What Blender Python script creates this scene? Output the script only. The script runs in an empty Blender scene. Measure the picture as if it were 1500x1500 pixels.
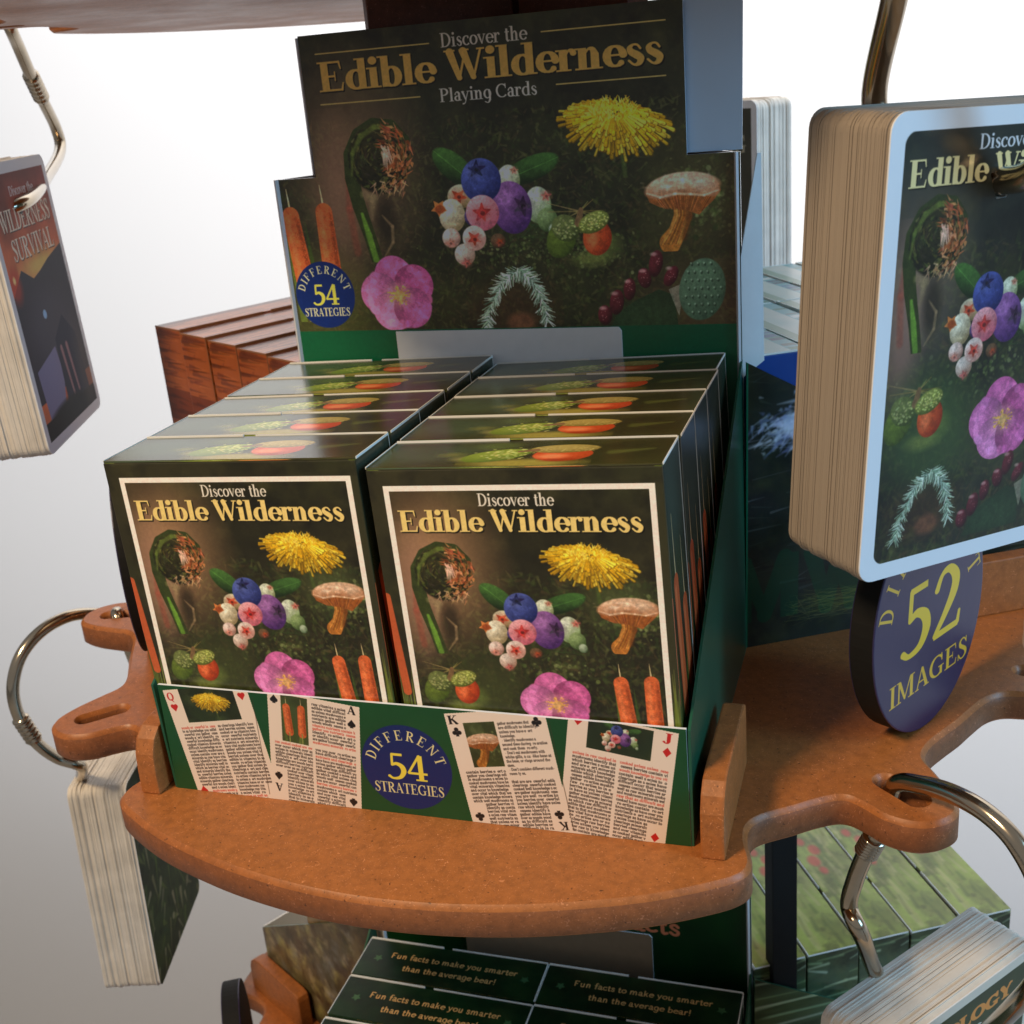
import bpy, bmesh, math, random
import numpy as np
from mathutils import Matrix, Vector
R_ = math.radians
MM = 0.001
random.seed(4)
rng = np.random.default_rng(11)
scene = bpy.context.scene

# ------------------------------------------------------------------ camera
CAM = np.array([104.19186614, -218.2407519, 160.91351796])
FWD = np.array([-0.30378614, 0.88843836, -0.34408032])
RGT = np.array([0.9522849, 0.29431214, -0.08083218])
UPV = np.array([-0.02945261, 0.35221819, 0.93545438])
FPX = 1747.27
cd = bpy.data.cameras.new('camera')
cam = bpy.data.objects.new('camera', cd)
scene.collection.objects.link(cam)
cd.sensor_width = 36.0
cd.lens = 36.0 * FPX / 1500.0
cd.clip_start = 0.01
cd.clip_end = 50
cam.matrix_world = Matrix([[RGT[i], UPV[i], -FWD[i], CAM[i] * MM] for i in range(3)] + [[0, 0, 0, 1]])
scene.camera = cam
cd.dof.use_dof = True
cd.dof.focus_distance = 0.275
cd.dof.aperture_fstop = 42

# ------------------------------------------------------------------ light
w = bpy.data.worlds.new('World')
scene.world = w
w.use_nodes = True
bg = w.node_tree.nodes['Background']
bg.inputs[0].default_value = (0.97, 0.98, 1.0, 1)
bg.inputs[1].default_value = 0.28


def area(name, loc, target, size, power, col, sy=None):
    l = bpy.data.lights.new(name, 'AREA')
    l.shape = 'RECTANGLE'
    l.size = size
    l.size_y = sy or size
    l.energy = power
    l.color = col
    o = bpy.data.objects.new(name, l)
    scene.collection.objects.link(o)
    o.location = loc
    o.rotation_euler = (Vector(target) - Vector(loc)).to_track_quat('-Z', 'Y').to_euler()
    return o


area('warm_lamp', (-0.26, -0.48, 0.68), (0, 0, 0.0), 0.14, 6.6, (1.0, 0.76, 0.49))
area('window_light', (1.35, -0.25, 0.55), (0.05, 0.05, 0.08), 0.45, 13.0, (0.26, 0.63, 1.0), 0.7)
area('backdrop_fill', (-0.05, 0.25, 1.0), (0.11, 1.23, 0.90), 2.6, 110.0, (1.0, 0.98, 0.97), 0.5)  # added lamp out of view, only there to brighten the backdrop
vs = scene.view_settings
vs.view_transform = 'Standard'
vs.look = 'None'
vs.gamma = 1
vs.exposure = 0.0
vs.use_curve_mapping = False


# pixel of the photograph -> point (mm) on a plane; used only to find where things touch
def ray(x, y):
    return RGT * ((x - 750) / FPX) - UPV * ((y - 750) / FPX) + FWD


def on_plane(x, y, p0, n):
    d = ray(x, y)
    n = np.array(n, float)
    return CAM + d * ((np.array(p0, float) - CAM) @ n / (d @ n))


# ================================================================== print art (flat print on card), painted with numpy
class Ly:
    def __init__(s, w, h, col=None, k=8.0):
        s.k = k
        s.w, s.h = int(round(w * k)), int(round(h * k))
        s.a = np.zeros((s.h, s.w, 4), np.float32)
        if col is not None:
            s.a[..., :3] = np.array(col) / 255.
            s.a[..., 3] = 1

    def win(s, x0, x1, y0, y1):
        x0, x1 = max(0, int(x0)), min(s.w, int(x1) + 2)
        y0, y1 = max(0, int(y0)), min(s.h, int(y1) + 2)
        if x1 <= x0 or y1 <= y0:
            return None
        Y, X = np.mgrid[y0:y1, x0:x1].astype(np.float32)
        return (slice(y0, y1), slice(x0, x1)), X + .5, Y + .5

    def over(s, sl, rgb, al):
        d = s.a[sl]
        al = np.clip(al, 0, 1)[..., None].astype(np.float32)
        rgb = np.asarray(rgb, np.float32)
        da = d[..., 3:4]
        oa = al + da * (1 - al)
        d[..., :3] = np.where(oa > 1e-5, (rgb * al + d[..., :3] * da * (1 - al)) / np.maximum(oa, 1e-5), rgb)
        d[..., 3:4] = oa

    # ellipse; units mm; col 0-255; shade=(lx,ly,dark colour)
    def ell(s, cx, cy, rx, ry, col, rot=0, al=1., soft=.12, shade=None, mul=None):
        k = s.k
        cx, cy, rx, ry, soft = cx * k, cy * k, rx * k, ry * k, max(soft * k, .7)
        m = max(rx, ry) + soft
        g = s.win(cx - m, cx + m, cy - m, cy + m)
        if g is None:
            return
        sl, X, Y = g
        c, sn = math.cos(R_(rot)), math.sin(R_(rot))
        u = ((X - cx) * c + (Y - cy) * sn) / rx
        v = (-(X - cx) * sn + (Y - cy) * c) / ry
        d = np.sqrt(u * u + v * v)
        a = np.clip((1 - d) * min(rx, ry) / soft + .5, 0, 1) * al
        rgb = np.ones(X.shape + (3,), np.float32) * np.array(col, np.float32) / 255.
        if shade:
            px, py = (X - cx) / rx, (Y - cy) / ry
            t = np.clip(.55 + .55 * (px * shade[0] + py * shade[1]) - .25 * d * d, 0, 1)[..., None]
            rgb = rgb * t + np.array(shade[2], np.float32) / 255. * (1 - t)
        s.over(sl, rgb, a)

    def seg(s, x0, y0, x1, y1, w0, w1, col, al=1., soft=0.):
        k = s.k
        x0, y0, x1, y1, w0, w1 = x0 * k, y0 * k, x1 * k, y1 * k, w0 * k, w1 * k
        m = max(w0, w1) + 1 + soft * k
        g = s.win(min(x0, x1) - m, max(x0, x1) + m, min(y0, y1) - m, max(y0, y1) + m)
        if g is None:
            return
        sl, X, Y = g
        dx, dy = x1 - x0, y1 - y0
        t = np.clip(((X - x0) * dx + (Y - y0) * dy) / max(dx * dx + dy * dy, 1e-6), 0, 1)
        d = np.hypot(X - x0 - t * dx, Y - y0 - t * dy) - (w0 + (w1 - w0) * t)
        s.over(sl, np.array(col, np.float32) / 255., np.clip(.5 - d / max(1., soft * k), 0, 1) * al)

    def path(s, pts, w, col, al=1., soft=0.):
        n = len(pts)
        for i in range(n - 1):
            wa = w[i] if isinstance(w, (list, tuple)) else w
            wb = w[i + 1] if isinstance(w, (list, tuple)) else w
            s.seg(*pts[i], *pts[i + 1], wa, wb, col, al, soft)

    def poly(s, pts, col, al=1.):
        k = s.k
        P = [(x * k, y * k) for x, y in pts]
        xs, ys = [p[0] for p in P], [p[1] for p in P]
        g = s.win(min(xs) - 1, max(xs) + 1, min(ys) - 1, max(ys) + 1)
        if g is None:
            return
        sl, X, Y = g
        cov = np.zeros(X.shape, np.float32)
        for ox in (-.25, .25):
            for oy in (-.25, .25):
                ins = np.zeros(X.shape, bool)
                for i in range(len(P)):
                    (xa, ya), (xb, yb) = P[i], P[i - 1]
                    if ya == yb:
                        continue
                    c = ((ya > Y + oy) != (yb > Y + oy)) & (X + ox < (xb - xa) * (Y + oy - ya) / (yb - ya) + xa)
                    ins ^= c
                cov += ins * .25
        s.over(sl, np.array(col, np.float32) / 255., cov * al)

    def rect(s, x0, y0, x1, y1, col, al=1.):
        s.poly([(x0, y0), (x1, y0), (x1, y1), (x0, y1)], col, al)

    def mulnoise(s, cell, lo, hi, seed, tint=None):
        n = fbm(s.h, s.w, cell * s.k, seed)[..., None]
        s.a[..., :3] *= lo + (hi - lo) * n

    def blotch(s, cell, col, amt, seed, thr=.5):
        n = np.clip((fbm(s.h, s.w, cell * s.k, seed) - thr) / (1 - thr), 0, 1)
        s.over((slice(0, s.h), slice(0, s.w)), np.array(col, np.float32) / 255., n * amt)

    def paste(s, sp, cx, cy, sc=1., sx=1., rot=0., al=1.):
        k = s.k
        W, H = sp.w / sp.k * sc * sx, sp.h / sp.k * sc
        src = sp.a
        f = sp.k / (k * sc)
        while f > 1.6:
            hh, ww = src.shape[0] // 2 * 2, src.shape[1] // 2 * 2
            q = src[:hh, :ww]
            pm = np.concatenate([q[..., :3] * q[..., 3:], q[..., 3:]], -1)
            pm = (pm[::2, ::2] + pm[1::2, ::2] + pm[::2, 1::2] + pm[1::2, 1::2]) / 4
            src = np.concatenate([pm[..., :3] / np.maximum(pm[..., 3:], 1e-5), pm[..., 3:]], -1)
            f /= 2
        m = math.hypot(W, H) / 2 * k
        g = s.win(cx * k - m, cx * k + m, cy * k - m, cy * k + m)
        if g is None:
            return
        sl, X, Y = g
        c, sn = math.cos(R_(rot)), math.sin(R_(rot))
        dx, dy = X - cx * k, Y - cy * k
        u = (dx * c + dy * sn) / (W * k) + .5
        v = (-dx * sn + dy * c) / (H * k) + .5
        hh, ww = src.shape[:2]
        fx, fy = u * ww - .5, v * hh - .5
        ok = (u > 0) & (u < 1) & (v > 0) & (v < 1)
        x0 = np.clip(np.floor(fx).astype(int), 0, ww - 2)
        y0 = np.clip(np.floor(fy).astype(int), 0, hh - 2)
        tx = np.clip(fx - x0, 0, 1)[..., None]
        ty = np.clip(fy - y0, 0, 1)[..., None]
        S = (src[y0, x0] * (1 - tx) + src[y0, x0 + 1] * tx) * (1 - ty) + (src[y0 + 1, x0] * (1 - tx) + src[y0 + 1, x0 + 1] * tx) * ty
        s.over(sl, S[..., :3], S[..., 3] * ok * al)


def fbm(h, w, cell, seed):
    r = np.random.default_rng(seed)
    out = np.zeros((h, w), np.float32)
    amp, tot = 1., 0.
    for o in range(4):
        c = max(cell / 2 ** o, 1.)
        gh, gw = int(h / c) + 3, int(w / c) + 3
        g = r.random((gh, gw)).astype(np.float32)
        ys, xs = np.arange(h) / c, np.arange(w) / c
        yi, xi = ys.astype(int), xs.astype(int)
        ty, tx = ys - yi, xs - xi
        ty, tx = (ty * ty * (3 - 2 * ty))[:, None], (tx * tx * (3 - 2 * tx))[None]
        a = g[np.ix_(yi, xi)] * (1 - tx) + g[np.ix_(yi, xi + 1)] * tx
        b = g[np.ix_(yi + 1, xi)] * (1 - tx) + g[np.ix_(yi + 1, xi + 1)] * tx
        out += amp * (a * (1 - ty) + b * ty)
        tot += amp
        amp *= .55
    return out / tot


# ------------------------------------------------------------------ lettering: cap height 1, drawn from strokes
def glyph(ch, t, n, sf):
    g = []
    B = lambda x0, y0, x1, y1: g.append(('b', x0, y0, x1, y1))
    Cc = lambda x0, y0, h0, x1, y1, h1: g.append(('c', x0, y0, h0, x1, y1, h1))

    def stem(x, y0, y1, bot=3, top=3, hw=None):
        hw = hw or t
        B(x - hw, y0, x + hw, y1)
        if sf:
            for yy, fl in ((y0, bot), (y1 - 1.6 * n, top)):
                if fl:
                    B(x - hw - (.1 if fl & 1 else 0), yy, x + hw + (.1 if fl & 2 else 0), yy + 1.6 * n)

    def arc(cx, cy, rx, ry, a0, a1, th=None, N=18):
        th = th or t
        p = None
        for i in range(N + 1):
            a = R_(a0 + (a1 - a0) * i / N)
            h = n + (th - n) * abs(math.cos(a)) ** 1.3
            q = (cx + (rx - th * .6) * math.cos(a), cy + ry * math.sin(a), h)
            if p:
                Cc(*p, *q)
            p = q

    def crv(pts, ws, N=5):
        P = [pts[0]] + list(pts) + [pts[-1]]
        Wd = [ws[0]] + list(ws) + [ws[-1]]
        pr = None
        for i in range(1, len(P) - 2):
            for j in range(N):
                u = j / N
                q = [.5 * (2 * P[i][d] + (P[i + 1][d] - P[i - 1][d]) * u + (2 * P[i - 1][d] - 5 * P[i][d] + 4 * P[i + 1][d] - P[i + 2][d]) * u * u
                           + (3 * P[i][d] - P[i - 1][d] - 3 * P[i + 1][d] + P[i + 2][d]) * u ** 3) for d in (0, 1)]
                q.append(Wd[i] + (Wd[i + 1] - Wd[i]) * u)
                if pr:
                    Cc(*pr, *q)
                pr = q
        Cc(*pr, pts[-1][0], pts[-1][1], ws[-1])

    X = .68
    m = (t + n) / 2
    if ch == 'D': stem(.2, 0, 1); arc(.34, .5, .5, .5 - n, -90, 90); B(.2, 1 - 2 * n, .36, 1); B(.2, 0, .36, 2 * n); ad = .92
    elif ch in 'EF':
        stem(.2, 0, 1); B(.2, 1 - 2 * n, .7, 1); B(.2, .5 - n, .52, .5 + n)
        if sf: Cc(.68, .97, n, .72, .74, n * .6); Cc(.52, .64, n * .6, .52, .36, n * .6)
        if ch == 'E':
            B(.2, 0, .72, 2 * n)
            if sf: Cc(.71, .03, n, .76, .26, n * .6)
        ad = .84 if ch == 'E' else .78
    elif ch == 'W':
        Cc(.14, .94, t, .38, .08, t * .7); Cc(.38, .05, n, .6, .92, n); Cc(.54, .94, t, .8, .08, t * .7); Cc(.8, .05, n, 1.06, .97, n)
        if sf: B(-.04, 1 - 1.6 * n, .3, 1); B(.42, 1 - 1.6 * n, .72, 1); B(.94, 1 - 1.6 * n, 1.18, 1)
        ad = 1.16
    elif ch == 'P': stem(.2, 0, 1); arc(.36, .73, .36, .27 - n, -90, 90); B(.2, 1 - 2 * n, .38, 1); B(.2, .46, .38, .46 + 2 * n); ad = .8
    elif ch == 'R':
        stem(.2, 0, 1); arc(.36, .74, .34, .26 - n, -90, 90); B(.2, 1 - 2 * n, .38, 1); B(.2, .48, .38, .48 + 2 * n); Cc(.42, .46, t * .8, .72, .06, t)
        if sf: B(.6, 0, .9, 1.6 * n)
        ad = .9
    elif ch in 'CG':
        arc(.5, .5, .46, .5 - n, 48, 312)
        if sf: Cc(.78, .98, n, .8, .68, n)
        if ch == 'G': stem(.76, .04, .44, 0, 3, t * .9)
        ad = .9 if ch == 'C' else 1.0
    elif ch == 'O': arc(.48, .5, .46, .5 - n, 0, 360, N=28); ad = .96
    elif ch == 'Q': arc(.48, .5, .46, .5 - n, 0, 360, N=28); Cc(.5, .1, t * .7, .8, -.2, n); ad = .96
    elif ch == 'S':
        crv([(.56, .78), (.46, .93), (.3, .96), (.17, .84), (.2, .66), (.38, .52), (.54, .37), (.56, .18), (.42, .04), (.24, .04), (.1, .24)], [n, n, n, m, t, t, t, m, n, n, n])
        if sf: Cc(.57, .98, n * .7, .58, .72, n * .7); Cc(.08, .02, n * .7, .08, .28, n * .7)
        ad = .68
    elif ch == 'T':
        stem(.42, 0, 1, 3, 0); B(.06, 1 - 2 * n, .78, 1)
        if sf: Cc(.06, .98, n, .04, .72, n * .6); Cc(.78, .98, n, .8, .72, n * .6)
        ad = .84
    elif ch == 'A':
        Cc(.14, .04, n, .42, .96, n); Cc(.44, .92, t * .8, .72, .08, t); B(.24, .3, .6, .3 + 2 * n)
        if sf: B(.02, 0, .26, 1.6 * n); B(.56, 0, .9, 1.6 * n)
        ad = .9
    elif ch == 'I': stem(.22, 0, 1); ad = .44
    elif ch == 'M':
        stem(.16, 0, 1, 3, 1, n * 1.3); Cc(.2, .92, t * .9, .52, .1, t * .6); Cc(.52, .08, n, .84, .95, n); stem(.92, 0, 1, 3, 2); ad = 1.14
    elif ch == 'N':
        stem(.16, 0, 1, 3, 1, n * 1.2); Cc(.2, .92, t * .9, .78, .08, t * .7); stem(.82, .02, 1, 0, 3, n * 1.2); ad = .98
    elif ch == 'K':
        stem(.2, 0, 1); Cc(.3, .45, n, .74, .97, n); Cc(.42, .56, t * .8, .78, .06, t)
        if sf: B(.58, 1 - 1.6 * n, .9, 1); B(.62, 0, .96, 1.6 * n)
        ad = .96
    elif ch == 'J': stem(.36, .22, 1, 0, 3); crv([(.36, .25), (.32, .06), (.18, 0), (.08, .12)], [t, m, n, t * .7]); ad = .58
    elif ch == 'U': stem(.2, .3, 1, 0, 3); stem(.76, .3, 1, 0, 3, n * 1.3); crv([(.2, .32), (.27, .08), (.48, .02), (.7, .1), (.76, .32)], [t, m, n, n, n]); ad = .94
    elif ch == 'L':
        stem(.2, 0, 1); B(.2, 0, .7, 2 * n)
        if sf: Cc(.7, .03, n, .75, .28, n * .6)
        ad = .78
    elif ch == 'V':
        Cc(.16, .94, t, .44, .08, t * .7); Cc(.45, .06, n, .72, .97, n)
        if sf: B(0, 1 - 1.6 * n, .32, 1); B(.6, 1 - 1.6 * n, .86, 1)
        ad = .86
    elif ch == 'Y':
        Cc(.14, .94, t, .42, .48, t); Cc(.44, .46, n, .72, .97, n); stem(.42, 0, .48, 3, 0)
        if sf: B(0, 1 - 1.6 * n, .3, 1); B(.6, 1 - 1.6 * n, .86, 1)
        ad = .86
    elif ch == 'a': crv([(.12, .5), (.2, .63), (.34, .65), (.43, .54)], [t * .7, n, m, t]); B(.44 - t, .04, .44 + t, .54); arc(.3, .2, .24, .2 - n, 60, 330, t * .9); Cc(.5, .04, n, .6, .06, n); ad = .62
    elif ch == 'b': stem(.17, 0, 1.02, 0, 1); arc(.36, .33, .28, .34 - n, -130, 130); ad = .7
    elif ch == 'c': arc(.34, .34, .3, .34 - n, 55, 310); Cc(.48, .53, t * .75, .48, .52, t * .75); ad = .58
    elif ch == 'd': stem(.54, 0, 1.02, 2, 1); arc(.35, .33, .3, .34 - n, 50, 310); ad = .72
    elif ch == 'e': arc(.34, .34, .3, .34 - n, 8, 315); B(.14, .34, .56, .34 + 1.8 * n); ad = .62
    elif ch == 'f': stem(.22, 0, .85, 3, 0); crv([(.22, .8), (.26, .97), (.38, 1.02), (.48, .94)], [t, m, n, t * .6]); B(.04, X - 2 * n, .42, X); ad = .44
    elif ch == 'g': arc(.34, .36, .29, .31, 0, 360); crv([(.5, .6), (.53, .2), (.5, -.12), (.34, -.28), (.12, -.2)], [t, t, t, n, n]); ad = .68
    elif ch == 'h': stem(.17, 0, 1.02, 3, 1); crv([(.22, .46), (.34, .63), (.46, .62), (.52, .46)], [n, n, m, t]); stem(.52, 0, .48, 3, 0); ad = .74
    elif ch == 'i': stem(.18, 0, X, 3, 1); Cc(.18, .9, t * 1.15, .18, .9, t * 1.15); ad = .38
    elif ch == 'k':
        stem(.17, 0, 1.02, 3, 1); Cc(.24, .3, n, .5, .65, n); Cc(.34, .4, t * .8, .54, .06, t)
        ad = .7
    elif ch == 'l': stem(.18, 0, 1.02, 3, 1); ad = .38
    elif ch == 'm':
        stem(.17, 0, X, 3, 1)
        for q in (0, .35): crv([(.22 + q, .46), (.33 + q, .63), (.44 + q, .62), (.5 + q, .46)], [n, n, m, t]); stem(.52 + q, 0, .48, 3, 0)
        ad = 1.08
    elif ch == 'n': stem(.17, 0, X, 3, 1); crv([(.22, .46), (.34, .63), (.46, .62), (.52, .46)], [n, n, m, t]); stem(.52, 0, .48, 3, 0); ad = .74
    elif ch == 'o': arc(.34, .34, .3, .34 - n, 0, 360, N=24); ad = .66
    elif ch == 'r': stem(.17, 0, X, 3, 1); crv([(.22, .46), (.32, .63), (.42, .62), (.46, .56)], [n, n, m, t * .8]); ad = .54
    elif ch == 's':
        crv([(.42, .52), (.34, .63), (.22, .64), (.13, .54), (.18, .42), (.32, .32), (.42, .22), (.38, .07), (.24, .03), (.1, .16)], [n, n, n, m, t * .9, t, t * .9, m, n, n])
        ad = .52
    elif ch == 't': stem(.2, .1, .88, 0, 0); crv([(.2, .14), (.26, .03), (.38, .08)], [t, m, n]); B(.04, X - 2 * n, .4, X); ad = .44
    elif ch == 'u': stem(.17, .2, X, 0, 1); crv([(.17, .24), (.22, .06), (.34, .03), (.48, .18)], [t, m, n, n]); stem(.52, 0, X, 2, 1); ad = .74
    elif ch in 'vy':
        Cc(.12, .62, t, .34, .06, t * .7); Cc(.34, .04, n, .56, .65, n)
        if ch == 'y': crv([(.36, .06), (.26, -.18), (.1, -.24)], [n, n, t * .7])
        if sf: B(0, X - 1.6 * n, .26, X); B(.46, X - 1.6 * n, .66, X)
        ad = .66
    elif ch == 'w': Cc(.12, .62, t, .3, .06, t * .7); Cc(.3, .04, n, .46, .6, n); Cc(.44, .62, t, .62, .06, t * .7); Cc(.62, .04, n, .82, .65, n); ad = .9
    elif ch == '5': crv([(.2, .54), (.34, .6), (.5, .5), (.54, .3), (.42, .08), (.2, .02), (.08, .1)], [n, m, t, t, m, n, t * .6]); Cc(.2, .54, n, .22, .95, n); B(.2, .9, .54, 1.0); ad = .64
    elif ch == '4': Cc(.06, .3, n, .42, .97, n); B(.04, .24, .64, .24 + 2.2 * n); stem(.44, 0, .98, 3, 0, t * .9); ad = .7
    elif ch == '2': crv([(.1, .74), (.2, .93), (.36, .96), (.49, .8), (.46, .58), (.28, .3), (.08, .06)], [t * .6, n, m, t, t, m, n]); B(.06, 0, .58, .1); Cc(.57, .06, n, .6, .22, n * .7); ad = .64
    elif ch == '!': Cc(.18, .95, t, .18, .35, n); Cc(.18, .07, t, .18, .07, t); ad = .36
    elif ch == '.': Cc(.12, .07, t, .12, .07, t); ad = .3
    elif ch == ',': Cc(.12, .07, t * .8, .08, -.12, n); ad = .3
    elif ch == "'": Cc(.12, .95, t * .8, .1, .75, n); ad = .26
    elif ch == '-': B(.06, .3, .34, .38); ad = .4
    else: ad = .34
    return g, ad


_gc = {}


def gl(ch, t, n, sf):
    key = (ch, t, n, sf)
    if key not in _gc:
        _gc[key] = glyph(ch, t, n, sf)
    return _gc[key]


def put_glyph(L, g, ox, oy, ax, ay, col, rot=0., shear=0., al=1., grow=0.):
    """ox,oy mm baseline origin; ax, ay mm per unit"""
    k = L.k
    c, sn = math.cos(R_(rot)), math.sin(R_(rot))
    cx, cy = [], []
    for x in (-.2, 1.3):
        for y in (-.35, 1.15):
            px, py = (x + shear * y) * ax, -y * ay
            cx.append(ox + px * c - py * sn)
            cy.append(oy + px * sn + py * c)
    q = L.win(min(cx) * k, max(cx) * k, min(cy) * k, max(cy) * k)
    if q is None or not g:
        return
    sl, X, Y = q
    dx, dy = X / k - ox, Y / k - oy
    px, py = dx * c + dy * sn, -dx * sn + dy * c
    gy = -py / ay
    gx = px / ax - shear * gy
    sc = ay / ax
    d = np.full(X.shape, 9., np.float32)
    for s in g:
        if s[0] == 'b':
            qx = np.abs(gx - (s[1] + s[3]) / 2) - (s[3] - s[1]) / 2
            qy = (np.abs(gy - (s[2] + s[4]) / 2) - (s[4] - s[2]) / 2) * sc
            dd = np.maximum(qx, qy)
        else:
            _, x0, y0, h0, x1, y1, h1 = s
            ex, ey = x1 - x0, y1 - y0
            t = np.clip(((gx - x0) * ex + (gy - y0) * ey) / max(ex * ex + ey * ey, 1e-6), 0, 1)
            dd = np.hypot(gx - x0 - t * ex, gy - y0 - t * ey) - (h0 + (h1 - h0) * t)
        np.minimum(d, dd, out=d)
    L.over(sl, np.array(col, np.float32) / 255., np.clip(.5 - (d - grow) * ax * k, 0, 1) * al)


def text(L, st, x0, x1, yb, cap, col, t=.118, n=.036, sf=True, shear=0., rot=0., al=1., grow=0., track=0.):
    """one line between x0 and x1 (mm), baseline yb; rot turns it about its start"""
    tot = sum(gl(ch, t, n, sf)[1] + track for ch in st)
    ax = (x1 - x0) / tot
    u = 0.
    for ch in st:
        g, ad = gl(ch, t, n, sf)
        dx = u * ax
        put_glyph(L, g, x0 + dx * math.cos(R_(rot)), yb + dx * math.sin(R_(rot)), ax, cap, col, rot, shear, al, grow)
        u += ad + track


def arctext(L, st, cx, cy, r, a0, a1, cap, col, t=.105, n=.035, wide=.9, ry=None):
    """letters over the top of a circle from angle a0 to a1 (degrees, 90 = top)"""
    ads = [gl(ch, t, n, True)[1] for ch in st]
    tot = sum(ads)
    u = 0.
    for ch, ad in zip(st, ads):
        a = a0 + (a1 - a0) * (u + ad / 2) / tot
        g, _ = gl(ch, t, n, True)
        rot = 90 - a
        bx, by = cx + r * math.cos(R_(a)), cy - (ry or r) * math.sin(R_(a))
        ax = cap * wide
        ox = bx - ad / 2 * ax * math.cos(R_(rot))
        oy = by - ad / 2 * ax * math.sin(R_(rot))
        put_glyph(L, g, ox, oy, ax, cap, col, rot)
        u += ad


# ------------------------------------------------------------------ the pictured plants, as sprites (mm, y down)
KS = 16.


def J(a, b):
    return a + (b - a) * random.random()


def jit(c, v):
    d = J(-v, v)
    return [min(255, max(0, x + d + J(-v, v) * .4)) for x in c]


def dark_ground(L, seed=1, base=(46, 40, 22), moss=0.):
    L.a[..., :3] = np.array(base) / 255.
    L.a[..., 3] = 1
    L.blotch(22, (20, 18, 9), .8, seed, .4)
    L.blotch(14, (62, 66, 30), .7, seed + 3, .52)
    L.blotch(6, (84, 78, 44), .45, seed + 4, .55)
    L.blotch(2.4, (84, 78, 46), .3, seed + 5, .55)
    L.blotch(5, (14, 12, 6), .6, seed + 7, .5)
    if moss:
        q = random.Random(seed)
        W, H = L.w / L.k, L.h / L.k
        for i in range(int(moss * W * H)):
            x, y = q.uniform(0, W), H * (1 - .75 * q.random() ** 1.3)
            a = q.uniform(0, 6.28)
            l = q.uniform(.5, 2.6)
            c = q.choice([(70, 80, 34), (40, 50, 20), (96, 96, 52), (26, 30, 12), (84, 66, 40), (54, 70, 30)])
            L.seg(x, y, x + l * math.cos(a), y + l * math.sin(a), q.uniform(.12, .5), .05, c, q.uniform(.15, .5), .3)


def moss(L, cx, cy, rx, ry, n, cols, seed):
    q = random.Random(seed)
    for i in range(n):
        x, y = q.gauss(cx, rx * .5), q.gauss(cy, ry * .5)
        d = q.uniform(.15, .55)
        L.ell(x, y, d, d * q.uniform(.5, 1), q.choice(cols), rot=q.uniform(0, 180), al=q.uniform(.25, .7), soft=.25)


GRN = [(104, 118, 60), (64, 82, 34), (140, 148, 92), (44, 58, 24), (88, 92, 50)]


def sp_fiddle():
    L = Ly(20, 27, k=KS)
    L.path([(3.6, 25), (3.0, 17), (3.6, 10)], [.7, .7, .4], (140, 70, 52), .55, .6)
    L.path([(7.4, 26.6), (6.4, 22), (5.0, 16.5), (4.2, 11.5), (4.6, 7.4), (6.6, 4.2), (9.6, 2.6), (13, 3.0), (15.4, 5.4)], [1.2, 1.2, 1.35, 1.4, 1.5, 1.5, 1.4, 1.3, 1.0], (50, 58, 24))
    L.path([(7.2, 26.6), (6.3, 22), (5.4, 18)], [.6, .6, .3], (104, 146, 48), .9, .3)
    L.ell(10, 8.4, 6.0, 6.1, (60, 56, 26), shade=(-.4, -.6, (22, 20, 9)), soft=.5)
    for i in range(330):
        a, r = J(0, 6.28), 6.0 * random.random() ** .6
        x, y = 10 + r * math.cos(a), 8.4 + r * math.sin(a)
        b = a + 1.57 + J(-.6, .6)
        l = J(.3, 1.3)
        L.seg(x, y, x + l * math.cos(b), y + l * math.sin(b), J(.08, .3), .04, jit(random.choice([(72, 80, 32), (36, 40, 16), (94, 88, 42), (26, 24, 12), (52, 44, 24)]), 14), .75, .1)
    L.path([(4.3, 11), (4.9, 7.2), (7, 4.2), (9.8, 2.8), (12.6, 3)], [.15, .4, .5, .5, .2], (104, 120, 48), .6, .4)
    for i in range(190):
        a = J(-1.5, 1.3)
        r = J(1.6, 6.2)
        x, y = 10.4 + r * math.cos(a), 8.2 + r * math.sin(a)
        b = a + random.choice([-1.3, 1.5]) + J(-.5, .5)
        l = J(.4, 1.8)
        L.seg(x, y, x + l * math.cos(b), y + l * math.sin(b), J(.1, .34), .03, jit(random.choice([(186, 100, 54), (146, 70, 36), (206, 140, 92), (104, 56, 28), (120, 84, 44)]), 18), .8, .08)
    for i in range(18):
        x, y = J(10.6, 12.2), J(6, 8)
        L.seg(x, y, x + J(-.3, .8), y + J(1, 2.6), .2, .05, jit((222, 176, 152), 18), .7)
    for i in range(46):
        x, y = J(8.4, 15), J(12.2, 14.6)
        L.seg(x, y, x + J(-1.4, 1.2), y + J(.2, 1.8), .16, .03, jit((180, 138, 98), 28), .75)
    L.path([(6.4, 14.5), (8, 15.4), (7.4, 19)], [.8, .9, .2], (142, 122, 86), .55, .7)
    L.ell(10.2, 19.5, 1.9, 4.4, (26, 20, 12), al=.6, soft=1.6)
    L.path([(9.4, 18.4), (11.2, 20.5), (11, 23.4), (9, 26)], [.1, .3, .3, .1], (150, 124, 88), .6, .3)
    return L


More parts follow.
